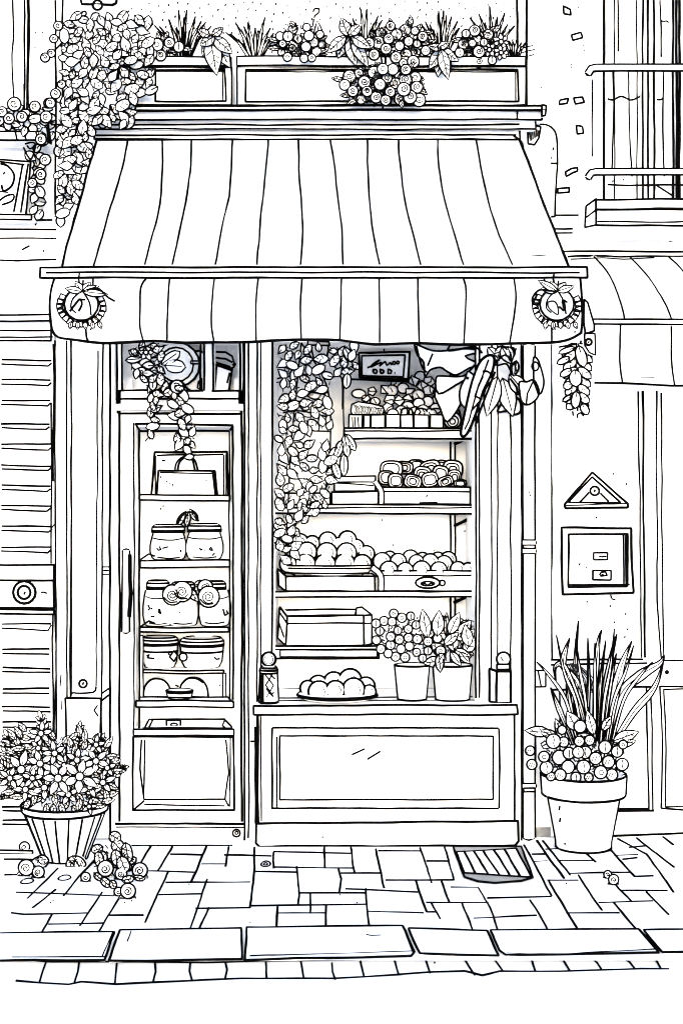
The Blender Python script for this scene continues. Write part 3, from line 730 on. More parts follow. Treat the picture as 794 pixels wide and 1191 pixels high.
for i, (x, y, rx, rz) in enumerate(sorted(items)):
    b = B(); Yk = .42-(y-438)*.0042
    if i % 4 != 3 or i < 3:
        pts = []
        a0 = rnd.uniform(0, 6); nn = rnd.choice((4, 5, 7, 9))
        for q in range(nn): a = a0+6.283*q/nn; pts.append((x+rx*1.08*math.cos(a), y+rz*1.08*math.sin(a)))
        if nn > 5: b.disc(x, y, Yk, rx, .05, 1.3, rz)
        else: b.prism(pts, Yk, .045, 1.3); b.ln([pts[0], (x+rnd.uniform(-2,2), y), pts[2]], Yk-.002, 1.0, m=rnd.choice((PEN, INK)))
    else: b.bal(x, y, Yk+.02, rx, 1.3, rz); b.ln([(x-2,y-3),(x+1,y+2)], Yk-.01, .9, m=PEN)
    row = ['topmost', 'upper', 'middle', 'lower', 'bottom'][min(4, max(0, int((y-442)/7.5)))]; rc[row] = rc.get(row, 0)+1
    b.build('wrapped_sweet', label=f'wrapped sweet, {ORD[rc[row]-1]} from the left in the {row} layer of the top shelf heap', cat='sweet', group='sweets heaped on the top shelf')
# ---- trays
def tray(name, label, x0, x1, yt, yb, Y, dep, fl=6, w=2.0, deco=None, side_l=True):
    t = thing(name, label, 'tray', tuple(P((x0+x1)/2, yb, Y+dep/2)))
    b = B(); b.box(x0, yt+3, x1, yb, Y, .012, w); b.H(x0+1, x1-1, yt+8, Y-.002, 1.5)
    if deco: deco(b, Y-.004)
    b.build('front', t)
    b = B(); b.box(x0+.5, yb-3, x1-.5, yb-.3, Y+.013, dep, 0); b.build('bottom', t)
    b = B(); b.box(x0, yt, x1, yb, Y+.015+dep, .01, 1.4); b.build('back', t)
    for xx in (x0, x1-2):
        b = B(); b.prism([(xx,yt+3),(xx+2,yt+3),(xx+2,yb),(xx,yb)], Y+.013, dep, 0, edges=1.5); b.build('side', t)
    return t
# shelf b
zb = SH['b']; Y0 = .17; pb = base(zb, Y0)-.5
tray('pastry_tray', 'long white tray of square pastries on the second shelf', 443, 547, 564, pb, Y0, .22, deco=lambda b, Y: (b.dot(496, 577, Y, 1.2), b.ln([(487,pb-1.5),(508,pb-1.8)], Y, 2.2)))
b = B(); b.rod([P(436, 560, Y0-.005), P(440, 566, Y0-.005), P(443, 572, Y0-.005), P(443, pb-1, Y0-.005)], 2.2, 1.7, smooth=True); b.build('tray_handle', label='curved white handle at the left end of the pastry tray', cat='handle')
b = B(); b.box(386, 572, 440, pb, Y0+.01, .22, 1.9); b.build('flat_box', label='low white box under another, left of the pastry tray', cat='box', group='flat boxes on the second shelf')
b = B(); b.box(388, 554, 436, 571, Y0+.03, .2, 1.9); b.H(390, 434, 561, Y0+.028, 1.4); b.ln([(388,562),(434,565)], Y0+.027, 1.2); b.build('flat_box', label='upper white box of the pair left of the pastry tray', cat='box', group='flat boxes on the second shelf')
b = B(); b.box(330, 574, 384, pb, Y0+.02, .2, 1.7); b.build('flat_box', label='low white box half hidden behind the hanging vine', cat='box', group='flat boxes on the second shelf')
def squarish(b, x, y, Y, rx, rz, rot=0, w=1.8, t=.05, inner=1):
    def sq(r1, r2, n=18):
        o = []
        for i in range(n):
            a = 6.283*i/n; c, s = math.cos(a), math.sin(a)
            k = (abs(c)**3.2+abs(s)**3.2)**(-1/3.2)
            X_, Y_ = r1*k*c, r2*k*s
            o.append((x+X_*math.cos(rot)-Y_*math.sin(rot), y+X_*math.sin(rot)+Y_*math.cos(rot)))
        return o
    b.prism(sq(rx, rz), Y, t, w)
    for i in range(inner): b.ln(sq(rx*(.68-.3*i), rz*(.68-.3*i)), Y-.002, w*.7, closed=True)
PST = [(455,545,13,9,0,.30),(470,544,10,7,.1,.31),(484,542,9,7,0,.32),(500,545,12,9,-.2,.3),(515,543,9,7,.2,.31),(526,546,11,10,.1,.29),
       (449,556,9,8,0,.26),(491,552,10,9,.1,.27),(512,551,9,9,.2,.26),(528,556,8,10,0,.25),
       (460,559,8.5,8,0,.21),(480,560,10,8,.25,.22),(500,558,9.5,8,-.2,.21),(518,560,9,6,-.4,.20),(535,562,7,4,0,.20)]
for i, (x, y, rx, rz, ro, Y) in enumerate(PST):
    b = B(); squarish(b, x, y, Y, rx, rz, ro, inner=1+(i % 2)); 
    b.build('pastry', label=(f'square pastry, {ORD[i-10]} from the left along the tray front' if i > 9 else f'square pastry in the back of the tray, {ORD[i]} from the left' if i < 6 else f'square pastry in the middle of the tray, {ORD[i-6]} from the left'), cat='pastry', group='pastries in the tray on the second shelf')
# shelf c
zc = SH['c']; pb = base(zc, Y0)-.5
b = B(); b.box(332, pb-17, 436, pb, Y0+.01, .2, 2.1); b.prism([(323,pb-25),(332,pb-17),(332,pb),(324,pb-6)], Y0+.005, .2, 2.0); b.ln([(330,pb-21),(432,pb-20),(437,pb-16)], Y0+.006, 1.6)
b.build('platter_box', label='shallow white box under the round platter on the third shelf', cat='box')
def cupdeco(b, Y):
    b.circ(497, 678, Y, 14, 2.0, 6.5); b.circ(497, 679, Y-.001, 8, 1.5, 2.5); b.circ(514, 678, Y, 3, 1.6, 3.2)
    b.ln([(490,680),(494,678),(497,681),(501,678),(504,680)], Y-.002, 1.6)
tray('bun_tray', 'white tray with an oval emblem full of round buns on the third shelf', 443, 551, 661, pb, Y0, .22, deco=cupdeco)
b = B(); b.rod([P(433, 660, Y0-.01), P(440, 666, Y0-.01), P(443, 672, Y0-.01), P(443, pb-1, Y0-.01)], 2.6, 1.8, smooth=True); b.build('tray_handle', label='curved white handle between the round platter and the bun tray', cat='handle')
b = B()                                            # shallow platter
c = P(382, pb-19, .25); b.lathe(382, c, [(38,0),(46,2.5),(51,8),(52.5,11)], rings=(0,1,2,3), w=1.7, sq=.5)
b.build('round_platter', label='wide shallow platter heaped with oranges on the third shelf', cat='platter')
def balls(name, pre, cat, grp, L, w=1.9):
    cnt = {}
    for x, y, r, row, Y in L:
        cnt[row] = cnt.get(row, 0)+1
        b = B(); b.bal(x, y, Y, r, w)
        b.ln([(x+r*.35, y-r*.55), (x+r*.62, y-r*.1), (x+r*.5, y+r*.35)], lambda a, c_: P(a, c_, Y)+Vector((0, -r*U(Y)*math.sqrt(max(0, 1-((a-x)**2+(c_-y)**2)/r**2))-.001, 0)), .9, m=PEN, n=3)
        b.build(name, label=f'{pre} in the {row} row, {ORD[cnt[row]-1]} from the left', cat=cat, group=grp)
balls('orange', 'round orange on the platter,', 'orange', 'oranges heaped on the platter', [
 (333,631,8,'top',.30),(349,630,8.5,'top',.30),(363,632,8,'top',.30),(381,629,9.5,'top',.30),(394,633,7,'top',.30),(404,628,9.5,'top',.30),(414,636,8,'top',.30),(426,644,8.5,'top',.29),
 (341,641,9,'middle',.27),(357,642,10.5,'middle',.27),(380,643,11,'middle',.265),(403,643,10.8,'middle',.265),
 (335,656,9,'front',.235),(355,656,11,'front',.235),(378,657,11.5,'front',.235),(401,656,11,'front',.235),(421,656,10,'front',.24)])
balls('round_bun', 'round bun in the emblem tray,', 'bun', 'buns in the emblem tray', [
 (444,653,9.5,'middle',.26),(453,648,6,'back',.31),(463,653,8.5,'middle',.26),(477,649,8.5,'back',.31),(491,651,7.5,'back',.32),(484,654,8,'middle',.26),(500,654,9,'middle',.265),(509,650,7,'back',.32),(521,651,8.5,'back',.31),(516,656,9,'middle',.27),
 (452,663,9.5,'front',.2),(471,664,9,'front',.2),(490,663,9.8,'front',.2),(510,663,8.8,'front',.2),(532,662,8,'front',.205),(544,662,6.5,'front',.2)])
# shelf d: open crate
zd = SH['d']; pb = base(zd, Y0)-.5
CR = thing('open_crate', 'empty open-topped white crate on the lowest left shelf', 'crate', tuple(P(378, pb, .25)))
b = B(); b.prism([(334,717),(423,716),(423,pb),(332,pb)], Y0, .012, 2.2); b.H(334, 423, 725, Y0-.002, 1.7); b.build('front', CR)
b = B(); b.prism([(325,706),(334,717),(332,pb),(323,pb-9)], Y0-.003, .2, 2.1); b.ln([(325,712),(335,727)], Y0-.006, 1.6); b.ln([(324,725),(330,742)], Y0-.006, 1.6); b.build('side', CR)
b = B(); b.prism([(423,716),(432,715),(432,pb-2),(423,pb)], Y0+.001, .2, 2.0); b.ln([(412,716),(414,707),(420,706),(432,715)], Y0-.002, 1.8); b.H(423, 432, 725, Y0-.002, 1.5); b.build('side', CR)
b = B(); b.box(328, 709, 414, 715.5, .36, .012, 1.9); b.build('back', CR)

# ---- counter top things
Yp = .0
b = B(); c = Vector((X(392, Yp), Yp, ZC)); pb = base(ZC, Yp)
b.lathe(392, c, [(28,0),(40,2.5),(46,6),(45.5,7.5)], rings=(0,2,3), w=2.2); b.build('oval_plate', label='round rimmed plate of buns on the counter', cat='plate')
BN = [(358,pb-14,8,'back',.05),(370,pb-18,10,'back',.07),(388,pb-21,11,'back',.08),(407,pb-23,12.5,'back',.07),(425,pb-16,10,'back',.05),(371,pb-10,11.5,'front',-.04),(390,pb-12,10,'front',-.05),(411,pb-13,12,'front',-.04),(429,pb-10,7,'front',-.03)]
balls('soft_bun', 'soft bun on the counter plate,', 'bun', 'buns on the counter plate', BN, 2.1)
# pepper mill, left
b = B(); Ym = -.1; c = Vector((X(312.5, Ym), Ym, ZC))
b.lathe(312, c, [(10,0),(10.6,4),(9.6,22),(9.2,35),(9.6,38),(8,41),(6,43)], rings=(0,3,4,5), w=2.2)
u = U(Ym); b.ball(c+Vector((0,0,51*u)), 6.8*u, 2.4); b.ball(c+Vector((0,-.014,51*u)), 4.2*u, 1.2)
for q in ([(305,0),(304,20),(306,36)], [(306.5,2),(306,36)]): b.tube([c+Vector(((x-312.5)*u, -.9*9.5*u, h*u)) for x, h in q], 3.2)
for q in ([(309,34),(318,22),(310,8)], [(317,34),(309,22),(318,8)], [(313,36),(320,29)], [(310,18),(316,10),(319,14)]): b.tube([c+Vector(((x-312.5)*u, -9.8*u, h*u)) for x, h in q], 1.4)
b.build('pepper_mill', label='dark-edged turned mill with a round knob at the left counter end', cat='mill')
b = B(); c = Vector((X(581, Ym), Ym, ZC)); pb = base(ZC, Ym)
b.box(577, pb-38, 593.5, pb, Ym-.02, .05, 2.8); b.prism([(569,pb-39),(577,pb-36),(577,pb),(569,pb-2)], Ym-.015, .05, 2.6); b.box(577.5, pb-44, 592, pb-38.5, Ym-.022, .05, 2.0); b.H(577, 592, pb-36, Ym-.024, 1.5)
b.bal(585, pb-51, Ym, 7, 2.2); b.ln([(582,pb-53),(585,pb-48)], Ym-.035, 1.2)
b.build('corner_post', label='square little post with a ball finial at the right counter end', cat='post')

# ============================================================ GLAZED DOOR: shelving and goods
DS = thing('cabinet_shelving', 'narrow white shelves seen through the glazed door', 'shelving', tuple(P(214, 960, .25)))
YG = .11; DH = {}
for key, x0, x1, y0, y1, Yf in (('a',162,267,576,582,YG), ('b',163,267,652,660,YG), ('c',163,266,730,735,YG), ('d',167,260,779.5,782.5,YG), ('e',158,272,815,822,.0), ('f',156,272,848,855,.0)):
    DH[key] = P(0, y0, Yf).z
    b = B(); b.box(x0, y0, x1, y1, Yf, .285-Yf, 1.9)
    if key == 'e': b.ln([(162,811),(265,811),(272,818)], Yf-.002, 1.5)
    if key in 'bc': b.ln([(163,y0-1),(173,y0-8),(180,y0-5)], Yf-.002, 1.7)
    b.build('shelf', DS)
b = B(); b.box(163, 740, 166.5, 811, YG, .03, 1.2); b.build('upright', DS); b = B(); b.box(259.5, 783, 263, 811, YG, .03, 1.2); b.build('upright', DS)
def bs(key, Y): return base(DH[key], Y)
Y = .19; pb = bs('a', Y)
b = B(); b.prism([(180,526),(264,525),(266,pb),(177,pb)], Y, .04, 2.4); b.ln([(183,530),(260,528)], Y-.002, 1.6); b.V(180.5, 530, pb, Y-.002, 1.6); b.V(260.5, 529, pb, Y-.002, 1.4); b.V(263, 529, pb, Y-.002, 1.2); b.ln([(188,536),(192,536)], Y-.002, 1.8)
b.build('cardboard_folder', label='large flat white panel standing behind the little bag', cat='board')
BG = thing('paper_bag', 'small white carrier bag with a looped handle on the top door shelf', 'bag', tuple(P(216, pb, .14)))
Y = .13; pb = bs('a', Y)
b = B(); b.prism([(184,547),(250,548),(253,pb),(182,pb)], Y, .05, 2.3); b.H(186, 248, 550.5, Y-.002, 1.4); b.ln([(248,549),(251,pb)], Y-.002, 2.6)
for x, y in ((187,555),(194,560),(198,562),(201,564),(240,559)): b.dot(x, y, Y-.002, 1)
b.build('body', BG)
b = B()
for dx in (0, 3): b.ln([(204+dx,547),(206+dx,538),(212+dx,532),(220,530.5+dx*.4),(227-dx,536),(230-dx,547)], Y+.02+.004*dx, 1.9, smooth=True)
b.build('handle', BG)
def jar(x, pb, Y, r, h, lid, label, grp, squig=(), w=2.0, lidh=10, belly=1.06):
    t = thing('glass_jar', label, 'jar', tuple(P(x, pb, Y)), grp)
    c = P(x, pb, Y)
    b = B(); b.lathe(x, c, [(r*.72,0),(r*.93,3),(r*belly,h*.3),(r*belly,h*.55),(r*.95,h*.85),(r*.86,h)], rings=(0,), w=w)
    fy = Y-r*U(Y)*1.07
    for q in squig: b.ln([(x+a, pb-c_) for a, c_ in q], fy, 1.5)
    b.ln([(x-r*.95,pb-h*.82),(x-r*.4,pb-h*.76),(x+r*.4,pb-h*.76),(x+r*.95,pb-h*.82)], fy+.004, 1.2, smooth=True); b.ln([(x-r*.7,pb-3.5),(x,pb-2),(x+r*.7,pb-3.5)], fy, 1.3, smooth=True)
    b.build('body', t)
    b = B(); b.lathe(x, c+Vector((0,0,h*U(Y))), [(r*lid,0),(r*lid*1.03,lidh*.3),(r*lid,lidh*.75),(r*lid*.8,lidh)], rings=(0,1,2,3), w=w*.9); b.build('lid', t)
    return t
Y = YG+.1; pb = bs('b', Y)
jar(196, pb, Y, 19, 31, .93, 'lidded jar on the left of the two below the paper bag', 'two wide jars under the bag', ([(-14,14),(-12,11),(-9,12),(-11,16)], [(-7,13),(-3,14),(0,15)], [(14,12),(14,9)]))
jar(238, pb, Y, 19.5, 32, .93, 'jar with dotted lid on the right below the paper bag', 'two wide jars under the bag', ([(-5,14),(-4,11),(-2,12)], [(0,11),(1,11)], [(5,12),(7,15),(9,11),(5,12)], [(9,5),(12,8)]))
b = B(); cc = .15
b.lf(206, 612, .2, 60, 20, 7, w=1.7, hat=3); b.lf(216, 613, .19, 75, 18, 6, w=1.7, hat=2); b.lf(230, 606, .2, 125, 17, 7, w=1.7, hat=3)
b.ln([(206,612),(210,602),(216,597),(225,597),(231,607)], .2, 2.0, smooth=True); b.build('leaf_sprig', label='little leafy sprig sticking up between the two wide jars', cat='sprig')
pb = bs('c', Y)
jar(184, pb, Y, 15.5, 42, .78, 'narrow tall jar with creased lid, left of three', 'three tall jars', ([(-12,24),(-10,20),(-12,18)], [(-8,20),(-6,20)], [(1,20),(3,14),(0,16),(1,20)], [(-9,11),(-4,11)]), lidh=11)
jar(213, pb, Y+.02, 16, 42, .78, 'tall jar in the middle of three, half covered by a rose', 'three tall jars', ([(-5,16),(-4,15)],), lidh=9)
jar(250, pb, Y, 16.5, 42, .72, 'tall jar on the right of three with a curled handle', 'three tall jars', ([(10,20),(12,12),(16,14),(14,18)],), lidh=10)
for x, y, r, lab in ((201,692,11,'rolled paper rose in front of the left tall jar'), (212,688,11,'rolled paper rose in front of the middle tall jar'), (243,694,11.5,'wide rolled rose on the right tall jar'), (239,683,8,'small rolled rose between the right jars')):
    b = B(); b.rose(x, y, .1 if r > 11.2 else .12, r, 1.7, 2.2); b.ln([(x-r*.9,y+r*.2),(x-r*.3,y+r*.75),(x+r*.5,y+r*.7)], (.1 if r > 11.2 else .12)-r*.0019, 1.3, smooth=True); b.build('paper_rose', label=lab, cat='rose', group='roses among the tall jars')
b = B()
b.leaf(P(217, 683, .13), R(-50), 22, 9, w=1.7, hat=3); b.leaf(P(226, 680, .14), R(10), 14, 8, w=1.6, hat=4); b.build('rose_leaf', label='pointed leaf between the rolled roses and jars', cat='leaf')
pb = bs('d', Y)
def tub(x, pb, Y, r, h, label, sq):
    t = thing('lidded_tub', label, 'tub', tuple(P(x, pb, Y)), 'wide tubs')
    c = P(x, pb, Y); b = B()
    b.lathe(x, c, [(r*.55,0),(r*.8,2),(r*.93,8),(r*.98,h*.7),(r,h)], rings=(0,3), w=2.0)
    for q in sq: b.ln([(x+a, pb-c_) for a, c_ in q], Y-r*U(Y)*1.02, 1.5)
    b.build('body', t)
    b = B(); b.lathe(x, c+Vector((0,0,h*U(Y))), [(r*1.02,-3),(r*1.04,0),(r*1.02,4),(r*.9,7)], rings=(0,1,2,3), w=1.8); b.build('lid', t)
tub(186, pb, Y, 20, 29, 'wide round tub with curled rim, left of the pair', ([(-15,14),(-12,16),(-14,12),(-6,11)], [(10,18),(11,15)]))
tub(235, pb, Y, 24, 28, 'wide round tub with ribbed lid, right of the pair', ([(14,13),(17,10),(21,11)],))
b = B(); b.prism([(203,757),(207,762),(203,769),(198,764)], .09, .02, 1.8); b.circ(213, 764, .09, 4.5, 1.6); b.prism([(p[0]+213, p[1]+764) for p in ((-4,-2),(0,-4),(4,-1),(3,4),(-3,4))], .093, .02, 0); b.build('knotted_ribbon', label='tiny knotted ribbon between the two wide tubs', cat='ribbon')
Y = .14; pb = bs('e', Y)
for x0, x1, top, lab in ((167,199,790,'arched loaf on the left of the lower door shelf'), (209,242,789,'arched loaf on the right of the lower door shelf')):
    b = B(); pts = [(x0,pb),(x0+1,top+9),(x0+8,top+1),((x0+x1)/2,top-.5),(x1-8,top+2),(x1-2,top+10),(x1,pb)]
    pp = catmull([Vector((x, y, 0)) for x, y in pts], 4); b.prism([(p.x,p.y) for p in pp], Y, .1, 2.0)
    if x0 > 200: b.ln([(x0+2,top+8),(x0+10,top+1),((x0+x1)/2+3,top+1),(x1-5,top+6)], Y-.002, 1.6, smooth=True)
    b.build('arched_loaf', label=lab, cat='loaf', group='arched loaves')
b = B(); Y = .07; pb = bs('e', Y); c = P(209, pb, Y); b.lathe(209, c, [(11,0),(13,3),(14.5,8),(15,10)], rings=(0,2,3), w=1.9); b.ln([(204,pb-16),(208,pb-14)], Y, 1.6)
b.build('low_bowl', label='small shallow bowl in front of the two arched loaves', cat='bowl')
Y = .02; pb = bs('f', Y)-.3
TR = thing('drawer_tray', 'shallow white tray with tiny label plate low in the door', 'tray', tuple(P(218, pb, .1)))
b = B(); b.prism([(168,849),(266,849),(268,pb),(167,pb)], Y, .012, 2.0); b.build('front', TR)
b = B(); b.prism([(168,849),(174,837),(178,838),(172,849)], Y+.003, .01, 1.7); b.build('side', TR)
b = B(); b.prism([(262,838),(270,846),(266,850),(259,844)], Y+.003, .01, 1.7); b.build('side', TR)
b = B(); b.box(175, 837, 262, 848.5, Y+.1, .01, 1.9); b.H(175, 262, 846, Y+.098, 1.4); b.box(194, 838, 210, 847, Y+.09, .006, 1.9); b.circ(202.5, 843, Y+.088, 4, 1.8, 1.8); b.build('back', TR)
# transom goods
Y = .12
b = B(); b.disc(205, 424, Y-.04, 27, .02, 1.9, 26); b.circ(205, 424, Y-.042, 20, 1.5); b.ln([(188,423),(208,430)], Y-.042, 2); b.build('large_plate', label='large round plate standing upright behind the transom glass', cat='plate')
b = B(); b.disc(229, 432, Y-.03, 20, .02, 1.8, 24); b.ln([(219,440),(222,425),(220,412)], Y-.032, 1.4); b.box(222, 420, 232, 423, Y-.045, .01, 1.4); b.build('side_plate', label='plate half hidden behind the large transom plate', cat='plate')
b = B(); b.disc(206, 449, .04, 9, .03, 1.8, 6); b.circ(206, 449, .038, 5, 2.0, 3); b.dot(207, 449, .036, 1.8); b.build('curled_cake', label='small curled cake on the transom sill', cat='cake')
b = B(); b.prism([(235,440),(231,444),(230,451),(235,454)], .05, .05, 1.7); b.build('small_cup', label='little cup cut off by the transom mullion', cat='cup')
b = B(); b.prism([(252,424),(270,429),(266,455),(250,455)], .08, .07, 1.9); b.ln([(251,409),(262,409),(270,414),(273,425),(268,430),(251,424)], .077, 2.0); b.ln([(251,416),(262,417),(270,421)], .076, 1.7); b.ln([(251,421),(268,426)], .076, 1.4); b.ln([(267,434),(264,446)], .076, 1.5); b.ln([(270,425),(275,424)], .076, 1.8)
b.build('mug', label='tall banded mug in the right transom pane', cat='mug')
# ============================================================ PLANTERS on the cornice
YPL = -.3
for i, (x0, x1, px0, px1, nm) in enumerate(((138, 269, 181, 262, 'left planter box on the cornice, under the trailing vine'), (276, 447, 285, 438, 'middle planter box on the cornice with long recessed panel'), (448.5, 611, 458, 602, 'right planter box on the cornice, ending at the window frame'))):
    t = thing('planter_box', nm, 'planter', tuple(P((x0+x1)/2, 122.3, YPL+.13)), 'planter boxes on the cornice')
    b = B(); b.box(x0, 77.6, x1, 122.3, YPL, .24, 1.9); b.ln([(px0,81),(px0,118),(px1+1,118),(px1,81)], YPL-.002, 2.1, closed=True); b.V(px1-3, 82, 117, YPL-.002, 1.3); b.H(px0, px1, 83.5, YPL-.002, 1.2)
    b.build('box', t)
    b = B(); b.box(x0, 66, x1, 76.5, YPL-.015, .27, 1.6); b.build('rim', t)
def grass(b, cx, y0, Y, n, spread, h, seed=0, w=1.35):
    rnd = random.Random(seed+int(cx))
    n = int(n*1.4); h *= 1.08
    for i in range(n):
        f = (i+.5)/n*2-1; f += rnd.uniform(-.08, .08)
        x1 = cx+f*spread; hh = h*rnd.uniform(.65, 1.05)*(1-.3*abs(f))
        a = Vector((cx+f*spread*.25, y0, 0)); 
        pts = [(a.x, y0), (a.x+(x1-a.x)*.4, y0-hh*.55), (x1, y0-hh)]
        yy = Y+rnd.uniform(-.03, .03)
        if i % 3 == 0:
            b.ln([(a.x-1.6, y0), (pts[1][0]-1.3, pts[1][1]), pts[2], (pts[1][0]+1.3, pts[1][1]), (a.x+1.6, y0)], yy, w, n=3)
            b.face([P(a.x-1.6, y0, yy), P(pts[1][0]-1.3, pts[1][1], yy), P(*pts[2], yy), P(pts[1][0]+1.3, pts[1][1], yy), P(a.x+1.6, y0, yy)])
        else: b.ln(pts, yy, w*1.1, smooth=True, n=3, taper=True)
TUFTS = [(213, 66, 36, 52, 30, 'spiky grass tuft in the left planter, right of the vine'), (297, 66, 36, 46, 24, 'spiky grass tuft at the left end of the middle planter'),
         (424, 60, 26, 48, 20, 'grass tuft behind the roses, at the joint of two planters'), (513, 66, 26, 50, 24, 'grass tuft in the right planter beside the roses'),
         (572, 58, 26, 48, 20, 'grass tuft behind the round flowers of the right planter'), (598, 68, 14, 26, 12, 'low grass tuft at the right end of the right planter')]
for cx, y0, sp, h, n, lab in TUFTS:
    b = B(); grass(b, cx, y0, -.2, n, sp, h, 3)
    if cx == 598:
        for y1, x1 in ((53,619),(58,621),(64,620)): b.ln([(598,66),(608,y1+3),(x1,y1)], -.22, 1.2, smooth=True, n=3)
    b.build('grass_tuft', label=lab, cat='grass tuft', group='grass tufts in the planters')
def fan(b, cx, cy, Y, n, a0, a1, L, W, w=1.5, hat=6, seed=0):
    rnd = random.Random(seed)
    for i in range(n):
        a = a0+(a1-a0)*i/max(1, n-1)
        b.lf(cx, cy, Y-.012*((i*7) % n), a+rnd.uniform(-8, 8), L*rnd.uniform(.8, 1.1), W, w=w, hat=hat, N=6)
def backing(b, poly, Y, n, w=1.0):
    for x, y in scatter(poly, 3.2, int(poly[0][0]), n*6)[:n]:
        a = random.uniform(0, 6.28); L = random.uniform(3, 7)
        b.ln([(x, y), (x+L*math.cos(a), y+L*math.sin(a))], Y, w, m=random.choice((PEN, PEN, INK, INK)), n=3)
def blob(cx, cy, rx, ry, n=14): return [(cx+rx*math.cos(6.283*i/n), cy+ry*math.sin(6.283*i/n)) for i in range(n)]
YQ = -.34
# broad ribbed leaves
for cx, cy, dirs, lab in ((247, 42, ((-95, 26, 16), (-60, 40, 18), (-125, 26, 15), (-80, 44, 20), (-40, 30, 14), (-150, 20, 13), (150, 16, 10), (40, 16, 9)), 'ribbed drooping leaves over the joint of the left planters'),
                          (405, 42, ((-110, 26, 14), (-75, 34, 15), (-60, 40, 14), (75, 18, 12), (110, 24, 13), (-30, 26, 13), (-140, 28, 13), (45, 22, 11)), 'upright and drooping ribbed leaves left of the roses'),
                          (512, 56, ((-60, 30, 15), (-95, 32, 15), (-125, 28, 14), (-30, 28, 13), (-75, 36, 14), (170, 18, 9), (30, 16, 9)), 'ribbed leaf rosette spilling over the right planter')):
    b = B()
    for i, (a, L, W) in enumerate(dirs): b.lf(cx+(i % 3-1)*3, cy, YQ-.012*i, a, L, W, w=1.5, hat=7, N=7, lean=-.15)
    b.dot(cx, cy, YQ-.1, 1.5); b.ln([(cx, cy), (cx, 70)], YQ+.03, 2)
    b.build('leafy_plant', label=lab, cat='plant', group='leafy plants in the planters')
b = B(); b.lf(373, 70, -.24, 95, 46, 14, w=1.6, N=7); b.lf(375, 64, -.245, 95, 22, 7, w=1.4); b.lf(392, 70, -.25, 60, 38, 16, w=1.5, hat=6); b.ln([(364,14),(366,10),(371,11),(370,15),(366,18),(365,21)], -.24, 1.4, smooth=True); b.ln([(365,22),(364,30)], -.24, 1.4)
b.build('leafy_plant', label='tall pointed leaf sheath right of the berry bush', cat='plant', group='leafy plants in the planters')
def bush(name, lab, cat, poly, dmin, r, Y0, Y1, seed, grp, leaves=8, kinds=('berry', 'rose'), w=1.5, fs=(.85, 1.35), stem=None, lsz=11):
    rnd = random.Random(seed)
    xs = [p[0] for p in poly]; ys = [p[1] for p in poly]; cx, cy = sum(xs)/len(xs), sum(ys)/len(ys)
    t = thing(name, lab, cat, tuple(P(cx, max(ys), (Y0+Y1)/2)), grp)
    b = B(); backing(b, poly, Y1+.01, int(260+leaves*6), 1.3); backing(b, poly, Y0*.7+Y1*.3, 110, 1.0)
    for i in range(leaves*3):
        x, y = rnd.uniform(min(xs), max(xs)), rnd.uniform(min(ys), max(ys))
        if inside(x, y, poly):
            a = math.degrees(math.atan2(cy-y, x-cx))+rnd.uniform(-40, 40)
            b.lf(x, y, rnd.uniform((Y0*.7+Y1*.3), Y1), a, lsz*rnd.uniform(.8, 1.4), lsz*.5, w=w*.9, hat=4)
    if stem: b.ln([(cx, cy), stem], Y1+.012, 2)
    b.build('foliage', t)
    L = scatter(poly, dmin, seed)
    for x, y in L[:95]:
        f = B(); k = rnd.choice(kinds); rr = r*rnd.uniform(*fs); Y = rnd.uniform(Y0, (Y0+Y1)/2)
        if k == 'rose': f.rose(x, y, Y, rr*1.15, w)
        elif k == 'daisy': f.daisy(x, y, Y, rr*1.9, 7, w)
        else: f.berry(x, y, Y, rr, w, kind=rnd.choice((0, 1, 2)) if k == 'berry' else 3)
        f.build('flower' if k in ('rose', 'daisy') else 'berry', t)
    return t
G = 'flowering bushes in the planters'
bush('berry_bush', 'dense dark berry bush in the middle of the second planter', 'bush', blob(350, 50, 27, 22), 9, 3.9, -.36, -.2, 2, G, 10, ('berry', 'plain'))
bush('rose_bush', 'big clump of curled roses above the right planters', 'bush', blob(463, 52, 36, 24), 10.2, 4.3, -.36, -.2, 5, G, 16, ('rose', 'berry', 'rose'))
bush('rose_bush', 'cluster of roses hanging in front of the planter joint', 'bush', [(398,88),(425,80),(480,80),(494,105),(488,117),(405,117)], 11, 4.8, -.47, -.38, 8, G, 14, ('rose', 'rose', 'berry'), fs=(.9, 1.3), stem=(443, 66))
bush('rose_bush', 'round rose and small flowers at the right planter end', 'bush', blob(558, 54, 28, 20), 10, 4.1, -.36, -.2, 12, G, 12, ('rose', 'berry', 'daisy'))
bush('berry_bush', 'small berries and ring flower right of the trailing vine', 'bush', blob(192, 58, 20, 12), 11, 5.0, -.36, -.2, 14, G, 8, ('rose', 'berry'))
b = B()                                            # trailing strands under the hanging roses
for x0, y1 in ((436,124),(446,127),(455,122)): b.ln([(445,88),(x0,108),(x0-1,y1)], -.4, 1.6, smooth=True)
b.build('root_strand', label='thin trailing strands under the hanging rose cluster', cat='strands')

